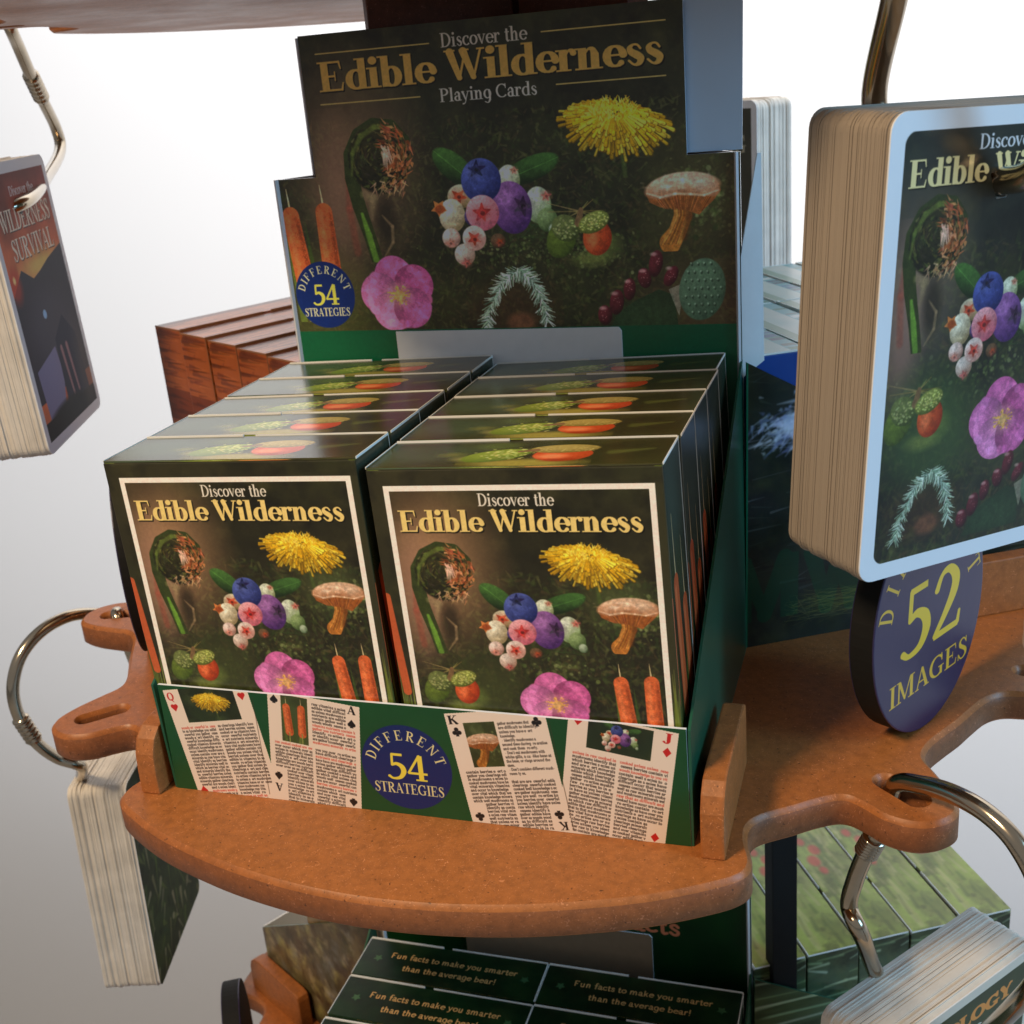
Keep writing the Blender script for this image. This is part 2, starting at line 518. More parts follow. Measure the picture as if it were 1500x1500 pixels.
def sp_dandelion():
    L = Ly(22, 17, k=KS)
    L.path([(12, 9), (12.6, 17)], [.5, .4], (70, 84, 36), .7, .4)
    for ring_, cnt, lo, hi, sh0 in ((0, 64, .92, 1.14, .80), (1, 70, .78, .98, .90), (2, 74, .58, .82, .98), (3, 70, .38, .6, 1.04)):
        order = list(range(cnt))
        order.sort(key=lambda q: math.sin(6.283 * q / cnt))
        for q in order:
            a = 6.283 * (q + J(-.4, .4)) / cnt
            ca, sa = math.cos(a), math.sin(a)
            r1 = J(lo, hi)
            x1 = 11 + 9.2 * ca * r1
            y1 = 6.4 + (5.4 if sa > 0 else 3.7) * sa * r1 + 1.4 * ca * r1 + 1.2 * r1 * r1
            x0, y0 = 11 + 9 * ca * r1 * .3, 5.8 + 3.4 * sa * r1 * .3
            sh = sh0 * (1 - .14 * max(0, sa)) * J(.86, 1.1)
            c = [min(255, v * sh) for v in random.choice([(232, 184, 34), (244, 206, 62), (214, 160, 20)])]
            wd = J(.2, .34)
            L.seg(x0, y0 + .1, x1 + .06, y1 + .1, .05, wd + .12, (96, 66, 8), .55)
            L.seg(x0, y0, x1, y1, .06, wd, c)
            L.seg((x0 + x1) / 2, (y0 + y1) / 2, x1, y1 - wd * .4, .03, wd * .35, [min(255, v * 1.16) for v in c], .7)
    for i in range(220):
        a, r = J(0, 6.28), random.random() ** .5
        x, y = 11 + 4.2 * r * math.cos(a), 5.4 + 1.9 * r * math.sin(a)
        L.seg(x, y, x + J(-.7, .7), y - J(.2, 1.0), .13, .05, jit(random.choice([(236, 192, 44), (206, 150, 18), (246, 214, 84)]), 16), .9)
    return L


def star(L, x, y, r, col, rot=0., sq=1.):
    P = []
    for i in range(10):
        a = R_(rot + 36 * i)
        q = r if i % 2 == 0 else r * .5
        P.append((x + q * math.cos(a), y + q * sq * math.sin(a)))
    L.poly(P, col)


def sp_berries():
    L = Ly(27, 21, k=KS)

    def leaf(x0, y0, x1, y1, wd, c):
        mx, my = (x0 + x1) / 2, (y0 + y1) / 2
        l = math.hypot(x1 - x0, y1 - y0)
        r = math.degrees(math.atan2(y1 - y0, x1 - x0))
        L.ell(mx, my, l / 2, wd, c, rot=r, shade=(.2, -.7, [q * .35 for q in c]), soft=.2)
        L.seg(x0, y0, x1, y1, .07, .05, [q * 1.25 for q in c], .6)
    for i in range(60):
        L.seg(J(14, 24), J(9, 16), J(14, 24), J(9, 16), .1, .05, jit((44, 66, 28), 16), .35)
    leaf(3.2, .8, 9.8, 6.4, 2.1, (78, 122, 52))
    leaf(24, 3, 14.6, 6.2, 1.9, (70, 112, 48))
    # (x, y, rx, ry, colour, dark, crown)
    def berry(x, y, rx, ry, c, d, cr=None, rot=0):
        L.ell(x, y, rx, ry, c, rot=rot, shade=(-.45, -.7, d), soft=.15)
        L.ell(x - rx * .3, y - ry * .42, rx * .4, ry * .3, [min(255, q + 26) for q in c], al=.35, soft=.8)
        if cr:
            cx, cy, r, cc = cr
            L.ell(cx, cy, r * 1.1, r * .95, [q * .8 + 20 for q in cc], al=.5, soft=r * .8)
            a0 = J(0, 72)
            for i in range(5):
                a = R_(a0 + 72 * i + J(-14, 14))
                L.seg(cx, cy, cx + r * J(.85, 1.2) * math.cos(a), cy + r * J(.8, 1.1) * math.sin(a), r * .42, r * .1, jit([q * .85 for q in cc], 18), .9, .12)
            L.ell(cx, cy, r * .5, r * .42, cc, soft=.25)
            L.ell(cx + .1, cy + .1, r * .26, r * .24, [q * .5 for q in cc], soft=.2)
        for i in range(int(rx * ry * 4)):
            a, q = J(0, 6.28), random.random() ** .5 * .9
            L.ell(x + rx * q * math.cos(a), y + ry * q * math.sin(a), J(.08, .3), J(.08, .25), jit(random.choice([c, d]), 14), al=.22, soft=.2)
    berry(15.6, 6.0, 1.9, 2.3, (226, 226, 206), (120, 128, 84), (16.6, 4.6, .6, (206, 130, 104)))
    berry(20.2, 10.2, 2.2, 2.9, (222, 222, 206), (110, 130, 80), (21.6, 8.8, .8, (200, 110, 92)))
    berry(21.6, 12.6, 1.7, 1.9, (150, 170, 110), (60, 80, 40))
    berry(22.6, 14.2, .9, 1.0, (196, 206, 176), (70, 90, 60))
    berry(7.2, 8.2, 2.3, 1.9, (214, 206, 176), (130, 110, 70), (6.8, 8.2, 1.25, (196, 74, 44)))
    berry(5.4, 11.2, 2.3, 2.7, (238, 230, 206), (150, 130, 92), None)
    star(L, 3.2, 9.9, 1.5, (196, 116, 58), 20)
    L.ell(3.4, 10.1, .9, .7, (150, 70, 30), soft=.3)
    berry(8.8, 11.6, 1.3, 1.4, (104, 84, 140), (40, 30, 60))
    berry(15.7, 10.4, 3.4, 4.2, (160, 104, 160), (66, 36, 90), (17.6, 10.2, 1.5, (62, 38, 66)), -10)
    berry(10.9, 5.9, 3.4, 3.5, (92, 106, 178), (28, 34, 84), (10.2, 4.1, 1.35, (36, 40, 78)))
    berry(10.7, 11.0, 2.85, 2.85, (236, 176, 176), (176, 86, 100), (10.6, 11.0, 1.5, (206, 58, 54)))
    berry(4.9, 14.8, 1.6, 1.6, (236, 214, 200), (160, 116, 100), (4.6, 15.6, .8, (206, 128, 110)))
    berry(13, 15.6, 1.3, 1.2, (120, 90, 60), (60, 40, 24), (13.2, 15.8, .7, (170, 70, 40)))
    berry(7.0, 17.6, 1.8, 1.8, (232, 216, 202), (150, 116, 96), (7.2, 19.0, .8, (196, 104, 90)))
    berry(8.9, 15.0, 2.05, 2.05, (244, 228, 214), (176, 130, 116), (8.9, 15.1, 1.2, (200, 66, 48)))
    return L


def sp_mushroom():
    L = Ly(16, 15, k=KS)
    moss(L, 11, 5, 4.5, 6, 170, GRN, 31)
    L.path([(7.6, 5), (7.7, 8.5), (6.6, 11.4), (5.2, 13.4)], [1.9, 1.6, 1.6, 2.0], (176, 108, 40), 1, .2)
    for i in range(46):
        x = J(-1.4, 1.4)
        c = random.choice([(222, 160, 78), (128, 70, 24), (196, 128, 54), (108, 58, 20)])
        L.path([(7.6 + x, 5.4), (7.6 + x * .9, 8.6), (6.4 + x, 11.4), (5.2 + x * 1.3, 13.6)], [.1, .16, .16, .1], jit(c, 14), .5, .2)
    L.path([(9.2, 6.6), (8.8, 8.8), (7.8, 12.6)], [.7, .6, .5], (84, 44, 14), .6, .6)
    L.poly([(1.0, 4.2), (1.6, 6.0), (3.6, 7.0), (6.2, 7.2), (8.8, 7.9), (10.6, 8.6), (11.6, 7.6), (13.2, 6.2), (14.6, 4.4), (14, 2.6), (8, 2.2)], (146, 82, 36))
    for i in range(70):
        u = random.random()
        x = 1.4 + 12.6 * u
        L.seg(x, 3.6 + 1.2 * math.sin(u * 3), 7.6 + (x - 7.6) * .55, 7.2 + .8 * u, .09, .06, jit(random.choice([(104, 52, 18), (188, 116, 58), (130, 70, 26)]), 16), .6)
    for cx, cy, rx, ry, rot in ((5.2, 3.3, 4.5, 2.0, -14), (9.6, 2.9, 5.0, 1.9, 6), (12.0, 3.7, 2.6, 1.5, 26)):
        L.ell(cx, cy, rx, ry, (222, 188, 156), rot=rot, shade=(-.1, -.8, (168, 110, 72)), soft=.3)
    for i in range(110):
        L.ell(7.6 + random.gauss(0, 3), 2.8 + random.gauss(0, .7), J(.2, .8), J(.1, .35), jit(random.choice([(240, 212, 184), (206, 164, 130), (228, 198, 170)]), 10), al=.3, soft=.3)
    L.path([(1.2, 4.4), (3.6, 5.2), (6.4, 4.7), (9.2, 4.9), (11.6, 5.2), (14.2, 4.4)], [.1, .22, .2, .22, .2, .1], (244, 216, 184), .6, .3)
    return L


def sp_acorn():
    L = Ly(15, 13, k=KS)
    for i in range(9):
        L.seg(7, 2.6, J(1, 13.5), J(.2, 4), .16, .05, jit((128, 112, 56), 20), .7)
    L.ell(11.4, 8.6, 2.6, 2.2, (110, 126, 56), al=.5, soft=2)
    L.ell(8.6, 11, 3, 1.2, (126, 134, 62), al=.6, soft=1.4)
    L.ell(3.4, 7.2, 2.6, 3.6, (122, 140, 52), rot=28, shade=(-.3, -.5, (52, 66, 20)), soft=.2)
    L.ell(4.2, 5.4, 2.6, 2.3, (126, 134, 74), rot=28, shade=(-.3, -.6, (60, 70, 30)), soft=.2)
    for i in range(60):
        a, r = J(0, 6.28), random.random() ** .5
        L.ell(4.2 + 2.3 * r * math.cos(a), 5.4 + 2 * r * math.sin(a), .2, .16, jit((156, 160, 98), 20), al=.7, soft=.1)
    L.path([(6.6, 4.6), (7.2, 2.4)], [.7, .45], (116, 88, 56))
    L.ell(9.9, 7.3, 2.6, 3.1, (226, 100, 48), rot=10, shade=(-.5, -.3, (132, 40, 14)), soft=.18)
    L.ell(9.0, 7.6, .9, 1.5, (246, 138, 86), rot=12, al=.5, soft=.9)
    L.ell(9.4, 4.6, 2.95, 1.75, (152, 158, 74), rot=-22, shade=(-.3, -.6, (76, 84, 32)), soft=.18)
    for i in range(80):
        a, r = J(0, 6.28), random.random() ** .5
        x, y = 2.7 * r * math.cos(a), 1.5 * r * math.sin(a)
        L.ell(9.4 + x * .93 + y * .37, 4.6 - x * .37 + y * .93, .18, .14, jit((188, 188, 104), 24), al=.75, soft=.1)
    return L


def sp_rose():
    L = Ly(16, 15, k=KS)
    for a, l, wd, c in ((-100, 5.4, 3.9, (216, 118, 170)), (-32, 5.3, 3.9, (202, 100, 152)), (188, 5.3, 3.9, (224, 136, 186)), (116, 5.0, 4.0, (232, 152, 196)), (46, 5.1, 3.9, (208, 112, 164))):
        x, y = 8 + math.cos(R_(a)) * l * .72, 7.6 + math.sin(R_(a)) * l * .66
        L.ell(x, y, l * .74, wd, c, rot=a, shade=(math.cos(R_(a)) * .8, math.sin(R_(a)) * .8, [q * .72 for q in c]), soft=.15)
        for i in range(26):
            b = R_(a + J(-36, 36))
            r0, r1 = J(1, 3), J(3.2, 5.6)
            L.seg(8 + r0 * math.cos(b), 7.6 + r0 * math.sin(b) * .9, 8 + r1 * math.cos(b), 7.6 + r1 * math.sin(b) * .9, .07, .12, jit(c, 26), .3)
        for i in range(9):
            b = R_(a + J(-42, 42))
            L.ell(8 + 6.0 * math.cos(b), 7.6 + 5.5 * math.sin(b), J(.5, 1.1), J(.4, .8), jit([min(255, q + 12) for q in c], 14), rot=J(0, 90), al=.85, soft=.3)
        L.ell(x + 1.6 * math.cos(R_(a)), y + 1.5 * math.sin(R_(a)), 1.5, 2.2, [min(255, q + 30) for q in c], rot=a, al=.35, soft=1)
    L.ell(8, 7.6, 2.6, 2.4, (236, 190, 170), al=.45, soft=1.6)
    for i in range(70):
        a, r = J(0, 6.28), J(.5, 2.3)
        L.seg(8, 7.6, 8 + r * math.cos(a), 7.6 + r * .9 * math.sin(a), .03, .06, jit((224, 188, 90), 20), .8)
        L.ell(8 + r * math.cos(a), 7.6 + r * .9 * math.sin(a), .16, .14, jit((236, 200, 80), 24), soft=.06)
    L.ell(8, 7.6, .8, .75, (220, 190, 110), soft=.3)
    L.a[..., :3] *= np.array((.95, .84, .92), np.float32)
    return L


def sp_cattail():
    L = Ly(12, 26, k=KS)
    for x0, x1, c in ((9.4, 11, (70, 92, 36)), (2, .6, (86, 104, 40)), (6, 5, (60, 80, 30)), (8, 9.6, (104, 118, 48))):
        L.path([(x0, 26), ((x0 + x1) / 2, 16), (x1, 7)], [.7, .5, .05], c, .8, .2)
    for x0, y0, x1, y1 in ((2.2, 4.6, 3.4, 18), (9.2, 4.2, 9.4, 18)):
        L.seg(x0 - .25, y0 - 3.8, x0, y0, .06, .22, (214, 190, 140))
        L.seg(x0, y0 + 1.2, x1, y1, 1.75, 1.95, (196, 92, 46))
        L.seg(x0 - .7, y0 + 1.4, x1 - .8, y1, .45, .55, (228, 126, 74), .6, .5)
        L.seg(x0 + 1.2, y0 + 1.8, x1 + 1.3, y1, .35, .45, (136, 56, 22), .7, .5)
        for i in range(260):
            u = random.random()
            q = J(-1.6, 1.6)
            L.ell(x0 + (x1 - x0) * u + q, y0 + .6 + (y1 - y0 - .6) * u, .09, .09, jit((200, 100, 54), 36), al=.6, soft=.05)
        L.seg(x1, y1, x1 + .1, 26, .25, .25, (150, 150, 80))
    return L


def sp_spruce():
    L = Ly(18, 15, k=KS)
    L.ell(9, 9.5, 8, 5, (74, 44, 26), al=.45, soft=4)
    L.ell(10, 12, 2.6, 1.8, (120, 74, 50), al=.7, soft=1)
    for pts in ([(10.4, 2.6), (6.8, 5), (4.6, 8.8), (3, 13.6)], [(10, 2.4), (12.6, 4.6), (13.8, 7.4), (15, 12)]):
        L.path(pts, .22, (90, 84, 60))
        for i in range(210):
            u = random.random() * 2.98
            j = int(u)
            f = u - j
            x, y = pts[j][0] + (pts[j + 1][0] - pts[j][0]) * f, pts[j][1] + (pts[j + 1][1] - pts[j][1]) * f
            tx, ty = pts[j + 1][0] - pts[j][0], pts[j + 1][1] - pts[j][1]
            a = math.atan2(ty, tx) + random.choice([-1, 1]) * J(.35, 1.15)
            l = J(1.2, 2.2)
            L.seg(x, y, x + l * math.cos(a), y + l * math.sin(a), .1, .05, jit(random.choice([(166, 184, 160), (132, 154, 130), (196, 208, 188), (84, 104, 82)]), 14))
    return L


def sp_pear():
    L = Ly(28, 17, k=KS)
    L.poly([(3, 16.8), (5, 13), (9, 10.4), (14, 8.4), (17, 9.4), (18, 16.8)], (34, 52, 30))
    L.ell(11, 13.6, 6, 3, (42, 64, 38), al=.8, soft=2)
    L.poly([(16, 8.4), (19.4, 7.2), (18.0, 13.4)], (150, 142, 120), .7)
    L.ell(22.8, 8.6, 4.6, 5.8, (104, 132, 100), rot=16, shade=(-.3, -.5, (58, 80, 58)), soft=.2)
    for i in range(6):
        for j in range(7):
            x, y = 19.6 + i * 1.3 + (j % 2) * .6, 4 + j * 1.5
            if ((x - 22.8) / 4.2) ** 2 + ((y - 8.6) / 5.3) ** 2 < 1:
                L.ell(x, y, .22, .3, (48, 66, 46), soft=.1)
                L.ell(x - .2, y - .25, .2, .2, (148, 170, 140), al=.7, soft=.1)
    for x, y, r, b, rot in ((2.6, 13, 1.5, 1.9, 0), (5.2, 10.6, 1.5, 2.4, 12), (8.0, 8.2, 1.25, 2.1, 8), (11.2, 6.2, 1.4, 1.9, -10), (13.6, 3.6, 1.4, 2.5, 14), (16.6, 6, 1.2, 2.1, 34)):
        L.ell(x, y, r, b, (126, 44, 52), rot=rot, shade=(-.4, -.6, (44, 12, 18)), soft=.15)
        L.ell(x - .4, y - b * .7, r * .5, .35, (214, 170, 160), al=.6, soft=.3)
        for i in range(8):
            L.ell(x + J(-.8, .8), y + J(-1, 1), .09, .09, (206, 150, 140), al=.6, soft=.05)
    return L


SP = {n: globals()['sp_' + n]() for n in ('fiddle', 'dandelion', 'berries', 'mushroom', 'acorn', 'rose', 'cattail', 'spruce', 'pear')}
for i, q in enumerate(SP.values()):
    q.mulnoise(.7, .78, 1.24, 200 + i)
    q.mulnoise(.16, .84, 1.17, 300 + i)
    q.a[..., :3] = np.clip(q.a[..., :3], 0, 1)


# pack front (63.4 x 86)
def art_pack():
    L = Ly(63.4, 86)
    dark_ground(L, 3, (50, 46, 26))
    L.rect(3.4, 3.6, 61.6, 82.4, (240, 222, 206))
    I = Ly(55.8, 76.4)
    dark_ground(I, 5, (40, 37, 20), 1.1)
    moss(I, 48, 29, 6, 6, 240, GRN, 2)
    moss(I, 34, 42, 11, 4, 160, GRN, 3)
    moss(I, 10, 49, 8, 6, 160, GRN, 4)
    I.ell(8, 17, 11, 15, (176, 130, 92), al=.8, soft=15)
    I.ell(3, 26, 4, 14, (160, 116, 96), al=.6, soft=5)
    I.ell(14, 48, 10, 8, (60, 66, 30), al=.7, soft=8)
    I.ell(48, 26, 7, 6, (76, 84, 44), al=.6, soft=5)
    L.paste(I, 32.5, 43)
    L.paste(SP['fiddle'], 14.2, 29.6, 1.06)
    L.paste(SP['dandelion'], 46.6, 22.2, 1.0)
    L.paste(SP['berries'], 33.6, 37.4, 1.1)
    L.paste(SP['mushroom'], 54.2, 35.4, .95)
    L.paste(SP['acorn'], 13.4, 52.2, 1.1)
    L.paste(SP['rose'], 36.4, 55.6, 1.08)
    L.paste(SP['cattail'], 54.6, 56.4, .94)
    L.paste(SP['spruce'], 14, 70, .9)
    L.rect(61.6, 3.6, 63.4, 82.4, (52, 50, 28))
    L.rect(60.4, 3.6, 61.6, 82.4, (240, 222, 206))
    for i in range(14):
        x = J(.4, 2.6)
        L.seg(x, 86, x + J(-1, 1), J(44, 60), .5, .05, jit((104, 116, 44), 20), .8)
        x = J(62.2, 63.2)
        L.seg(x, 86, x + J(-1, 1), J(44, 60), .5, .05, jit((104, 116, 44), 20), .8)
    L.rect(3.4, 60, 4.6, 82.4, (240, 222, 206))
    L.seg(.2, 30, 1.6, 54, .9, 1.0, (196, 88, 46), .9)
    for o, c in ((.28, (12, 10, 4)), (0, (228, 196, 116))):
        text(L, 'Edible Wilderness', 6.0 + o, 58.6 + o, 14.3 + o, 5.0, c)
    text(L, 'Discover the', 24.2, 40.6, 8.4, 2.9, (226, 214, 196), t=.085, n=.035)
    L.mulnoise(.5, 1.02, 1.16, 8)
    return L


def badge(L, cx, cy, rx, ry, num, word, top='DIFFERENT', c=(10, 34, 94), cl=(232, 214, 150), fs=1.):
    L.ell(cx, cy, rx, ry, c, soft=.1)
    arctext(L, top, cx, cy + ry * .06, rx * .70, 168, 12, ry * .235 * fs, cl, t=.09, n=.035, wide=.88, ry=ry * .70)
    text(L, num, cx - rx * .46, cx + rx * .5, cy + ry * .30, ry * .62, (238, 214, 74), t=.085, n=.04)
    text(L, word, cx - rx * .78, cx + rx * .78, cy + ry * .64, ry * .25 * fs, cl, t=.09, n=.035)


def art_header():
    # x: -65.5..65.5 ; z: 176 .. 80
    L = Ly(131, 96)
    X = lambda x: x + 65.5
    Z = lambda z: 176 - z
    dark_ground(L, 21, (42, 42, 25), .7)
    moss(L, X(57), Z(127), 10, 9, 420, GRN, 12)
    moss(L, X(4), Z(116), 18, 6, 300, GRN, 13)
    moss(L, X(24), Z(116), 12, 8, 260, GRN, 14)
    L.ell(X(-40), Z(140), 16, 22, (150, 112, 84), al=.6, soft=20)
    L.ell(X(-46), Z(128), 6, 20, (150, 108, 86), al=.55, soft=8)
    L.ell(X(55), Z(128), 14, 18, (74, 66, 34), al=.6, soft=14)
    L.ell(X(55), Z(100), 14, 9, (110, 76, 50), al=.45, soft=10)
    L.ell(X(-52), Z(100), 16, 16, (70, 74, 34), al=.5, soft=12)
    L.paste(SP['cattail'], X(-55.8), Z(117.0), 1.5, sx=1.0)
    L.paste(SP['fiddle'], X(-32.4), Z(134.2), 1.5)
    L.paste(SP['dandelion'], X(33.6), Z(145.6), 1.45)
    L.paste(SP['berries'], X(.8), Z(127.0), 1.66)
    L.paste(SP['mushroom'], X(51), Z(124.6), 1.42)
    L.paste(SP['acorn'], X(24), Z(119.5), 1.5)
    L.paste(SP['rose'], X(-31), Z(104.6), 1.5)
    L.paste(SP['spruce'], X(3.2), Z(103.0), 1.55)
    L.paste(SP['pear'], X(43.5), Z(104.0), 1.42, sx=.92)
    badge(L, X(-54.0), Z(105.2), 9.3, 9.6, '54', 'STRATEGIES')
    L.rect(0, Z(94.6), 131, 96, (8, 72, 44))
    for a, b, z in ((-47.4, -14.6, 169.9), (16, 47.6, 170.1), (-47.6, -18.5, 157), (19.1, 47.3, 157.3)):
        L.seg(X(a), Z(z), X(b), Z(z), .16, .16, (172, 148, 84))
    for o, c in ((.35, (14, 12, 6)), (0, (176, 138, 66))):
        text(L, 'Edible Wilderness', X(-47.2) + o, X(46.9) + o, Z(160.2) + o, 7.6, c)
    text(L, 'Discover the', X(-11.4), X(12.2), Z(168.6), 3.5, (168, 160, 148), t=.085, n=.035)
    text(L, 'Playing Cards', X(-13), X(13.9), Z(155.2), 3.4, (172, 166, 156), t=.085, n=.035)
    L.mulnoise(.6, 1.28, 1.46, 9)
    return L


WORDS = 'edible berries contain vital nutrients vitamins minerals as well as which possess powerful properties occur in woods and clearings raw or cooked over species gather mushrooms that are difficult to identify unless you have expert knowledge'.split()
_tw = random.Random(77)


def wordline(L, x0, x1, y, xh, col=(52, 44, 38)):
    st = _tw.choice(WORDS)
    while len(st) < (x1 - x0) / .40:
        st += ' ' + _tw.choice(WORDS)
    text(L, st[:int((x1 - x0) / .40)].strip(), x0, x1, y, xh * 1.75, col, t=.1, n=.075, sf=False)


def squiggle(L, x0, x1, y, xh, col=(52, 44, 38), al=.85):
    x = x0
    while x < x1 - .6:
        l = min(J(.9, 3.0), x1 - x)
        n = max(2, int(l / .42))
        for i in range(n):
            px = x + l * (i + .5) / n
            r = random.random()
            L.seg(px, y - (xh * 1.35 if r > .82 else xh), px + J(-.06, .06), y + (xh * .35 if r < .12 else 0), .09, .09, col, al * J(.7, 1))
            if random.random() < .65:
                yy = y - xh * random.choice([0, .5, 1])
                L.seg(px, yy, px + l / n * .8, yy, .05, .05, col, al * .8)
        x += l + .42


def suit(L, kind, x, y, s, flip=False):
    f = -1 if flip else 1
    red, blk = (196, 34, 30), (26, 22, 22)
    if kind == 'diamond':
        L.poly([(x, y - s), (x + s * .78, y), (x, y + s), (x - s * .78, y)], red)
        return
    c = red if kind == 'heart' else blk
    if kind == 'heart':
        for d in (-1, 1):
            L.ell(x + d * s * .42, y - f * s * .35, s * .5, s * .5, c)
        L.poly([(x - s * .86, y - f * s * .15), (x + s * .86, y - f * s * .15), (x, y + f * s)], c)
    elif kind == 'spade':
        for d in (-1, 1):
            L.ell(x + d * s * .42, y + f * s * .25, s * .46, s * .46, c)
        L.poly([(x - s * .84, y + f * s * .1), (x + s * .84, y + f * s * .1), (x, y - f * s)], c)
        L.poly([(x, y), (x - s * .4, y + f * s), (x + s * .4, y + f * s)], c)
    else:
        for dx, dy in ((0, -.48), (-.5, .22), (.5, .22)):
            L.ell(x + dx * s, y + f * dy * s, s * .44, s * .44, c)
        L.poly([(x, y - f * s * .2), (x - s * .36, y + f * s), (x + s * .36, y + f * s)], c)


KTEXT = ['gather mushrooms that', 'are difficult to identify,', 'unless you have expert', 'knowledge.', ' - Identify mushrooms a', 'second time during preparation', 'and cook them properly.', " - Don't eat mushrooms with",
         'white gills, a cup-like base at', 'the base, or rings around the', 'stem.', " - Don't combine different mush-", 'room types.']


def mini_card(rank, kind):
    L = Ly(24, 33, (236, 214, 194), k=14.)
    red = kind in ('heart', 'diamond')
    c = (196, 34, 30) if red else (26, 22, 22)
    ink = (58, 48, 42)
    hd = (206, 86, 70)
    pic = Ly(15.5, 12.5, k=14.)
    dark_ground(pic, 60 + ord(rank), (40, 56, 28))
    pic.blotch(3, (96, 112, 60), .5, 70 + ord(rank), .5)
    lh = .96
    if rank == 'Q':
        pic.paste(SP['dandelion'], 8.2, 7.4, .52)
        L.paste(pic, 12.2, 3.2, 1.0)
        y = 11.2
        for i in range(23):
            if y < 32.6:
                x0 = 4.4 if i > 17 else 1.6
                L.seg(0, 0, 0, 0, 0, 0, ink)
                wordline(L, x0, 11.6, y, .46, hd if i in (0, 19) else ink)
                wordline(L, 12.4, 22.6 if i < 18 else 20, y, .46, hd if i == 21 else ink)
            y += lh
        corners = [('h', 1.6, 5.0, False), ('h', 22.0, 3.2, False), ('h', 2.0, 28.4, True)]
        text(L, 'Q', .7, 2.5, 3.0, 2.2, c)
        suit(L, 'heart', 1.8, 5.0, 1.1)
        suit(L, 'heart', 21.9, 3.2, 1.1)
        suit(L, 'heart', 2.0, 28.6, 1.1, True)
    elif rank == 'A':
        p2 = Ly(7, 13, k=14.)
        dark_ground(p2, 91, (70, 84, 44))
        p2.paste(SP['cattail'], 3.5, 7.4, .56)
        L.paste(p2, 7.0, 7.0)
        y = 2.0
        for i in range(32):
            if i < 12:
                wordline(L, 11.6, 20.4 if i < 6 else 22.8, y, .46, hd if i in (6, 7, 11) else ink)
            else:
                wordline(L, 1.4 if i < 20 else 4.4, 11.4, y + 1, .46, hd if i == 12 else ink)
                wordline(L, 12.2, 22.8 if i < 24 else 19.8, y + 1, .46, hd if i in (14, 22) else ink)
            y += lh
        suit(L, 'spade', 1.7, 2.2, 1.15)
        text(L, 'A', 20.8, 23.0, 2.4, 2.2, c)
        suit(L, 'spade', 21.9, 5.0, 1.15)
        suit(L, 'spade', 2.0, 24.0, 1.15, True)
        put_glyph(L, gl('A', .105, .035, True)[0], 3.0, 26.2, 2.3, 2.3, c, 180)
        suit(L, 'spade', 21.9, 27.2, 1.15, True)
        suit(L, 'spade', 22.0, 30.4, 1.15, True)
    elif rank == 'K':
        p2 = Ly(7.6, 11.6, k=14.)
        dark_ground(p2, 95, (60, 70, 36))
        p2.blotch(2, (120, 130, 80), .6, 96, .5)
        p2.paste(SP['mushroom'], 3.8, 7, .62)
        L.paste(p2, 7.8, 8.4)
        y = 3.6
        for i, s in enumerate(KTEXT):
            wd = min(11, .36 * len(s))
            text(L, s, 12.2, 12.2 + wd, y, .78, ink, t=.1, n=.06, sf=False)
            y += 1.08
        y = 15.8
        for i in range(17):
            wordline(L, 1.6 if i < 9 else 4.4, 11.4, y, .46, ink)
            if y > 18:
                wordline(L, 12.2, 22.6 if i < 10 else 19.6, y, .46, ink)
            y += lh
        text(L, 'K', .6, 3.0, 2.8, 2.2, c)
        suit(L, 'club', 2.0, 4.8, 1.2)
        suit(L, 'club', 21.6, 3.2, 1.25)
        suit(L, 'club', 2.2, 27.4, 1.2, True)
        suit(L, 'club', 21.7, 27.4, 1.2, True)
        put_glyph(L, gl('K', .105, .035, True)[0], 23.2, 29.2, 2.2, 2.2, c, 180)
    else:
        p2 = Ly(14.2, 7.6, k=14.)
        dark_ground(p2, 99, (34, 52, 30))
        p2.paste(SP['berries'], 7.4, 3.8, .40)
        L.paste(p2, 11.6, 4.4)
        y = 10.4
        for i in range(22):
            wordline(L, 1.6, 11.4, y, .46, hd if i == 0 else ink)
            wordline(L, 12.2, 22.8 if i < 15 else 19.6, y, .46, hd if i in (0, 2, 9) else ink)
            y += lh
        suit(L, 'diamond', 2.2, 1.9, 1.2)
        text(L, 'J', 20.8, 22.8, 3.0, 2.5, c)
        suit(L, 'diamond', 22.0, 5.2, 1.2)
        suit(L, 'diamond', 21.6, 27.4, 1.2)
    return L


def art_lip():
    # x -64.6..64.6, z 29.2..0
    L = Ly(129.2, 29.2, (14, 70, 34), k=10.)
    X = lambda x: x + 64.6
    L.blotch(18, (30, 92, 44), .5, 31, .45)
    L.paste(mini_card('Q', 'heart'), X(-49.0), 15.6, .98, rot=-9)
    L.paste(mini_card('A', 'spade'), X(-24.4), 16.2, .98, rot=6.5)
    badge(L, X(-1.0), 16.4, 11.2, 11.2, '54', 'STRATEGIES')
    L.paste(mini_card('J', 'diamond'), X(48.6), 15.8, 1.0, rot=8)
    L.paste(mini_card('K', 'club'), X(24.0), 15.6, .99, rot=-8.5)
    for x0, y0, x1, y1 in ((-38.6, 1.2, -38.4, 28), (34.2, 0, 38.2, 28.6)):
        L.seg(X(x0), y0, X(x1), y1, .1, .1, (70, 50, 36), .6)
    return L


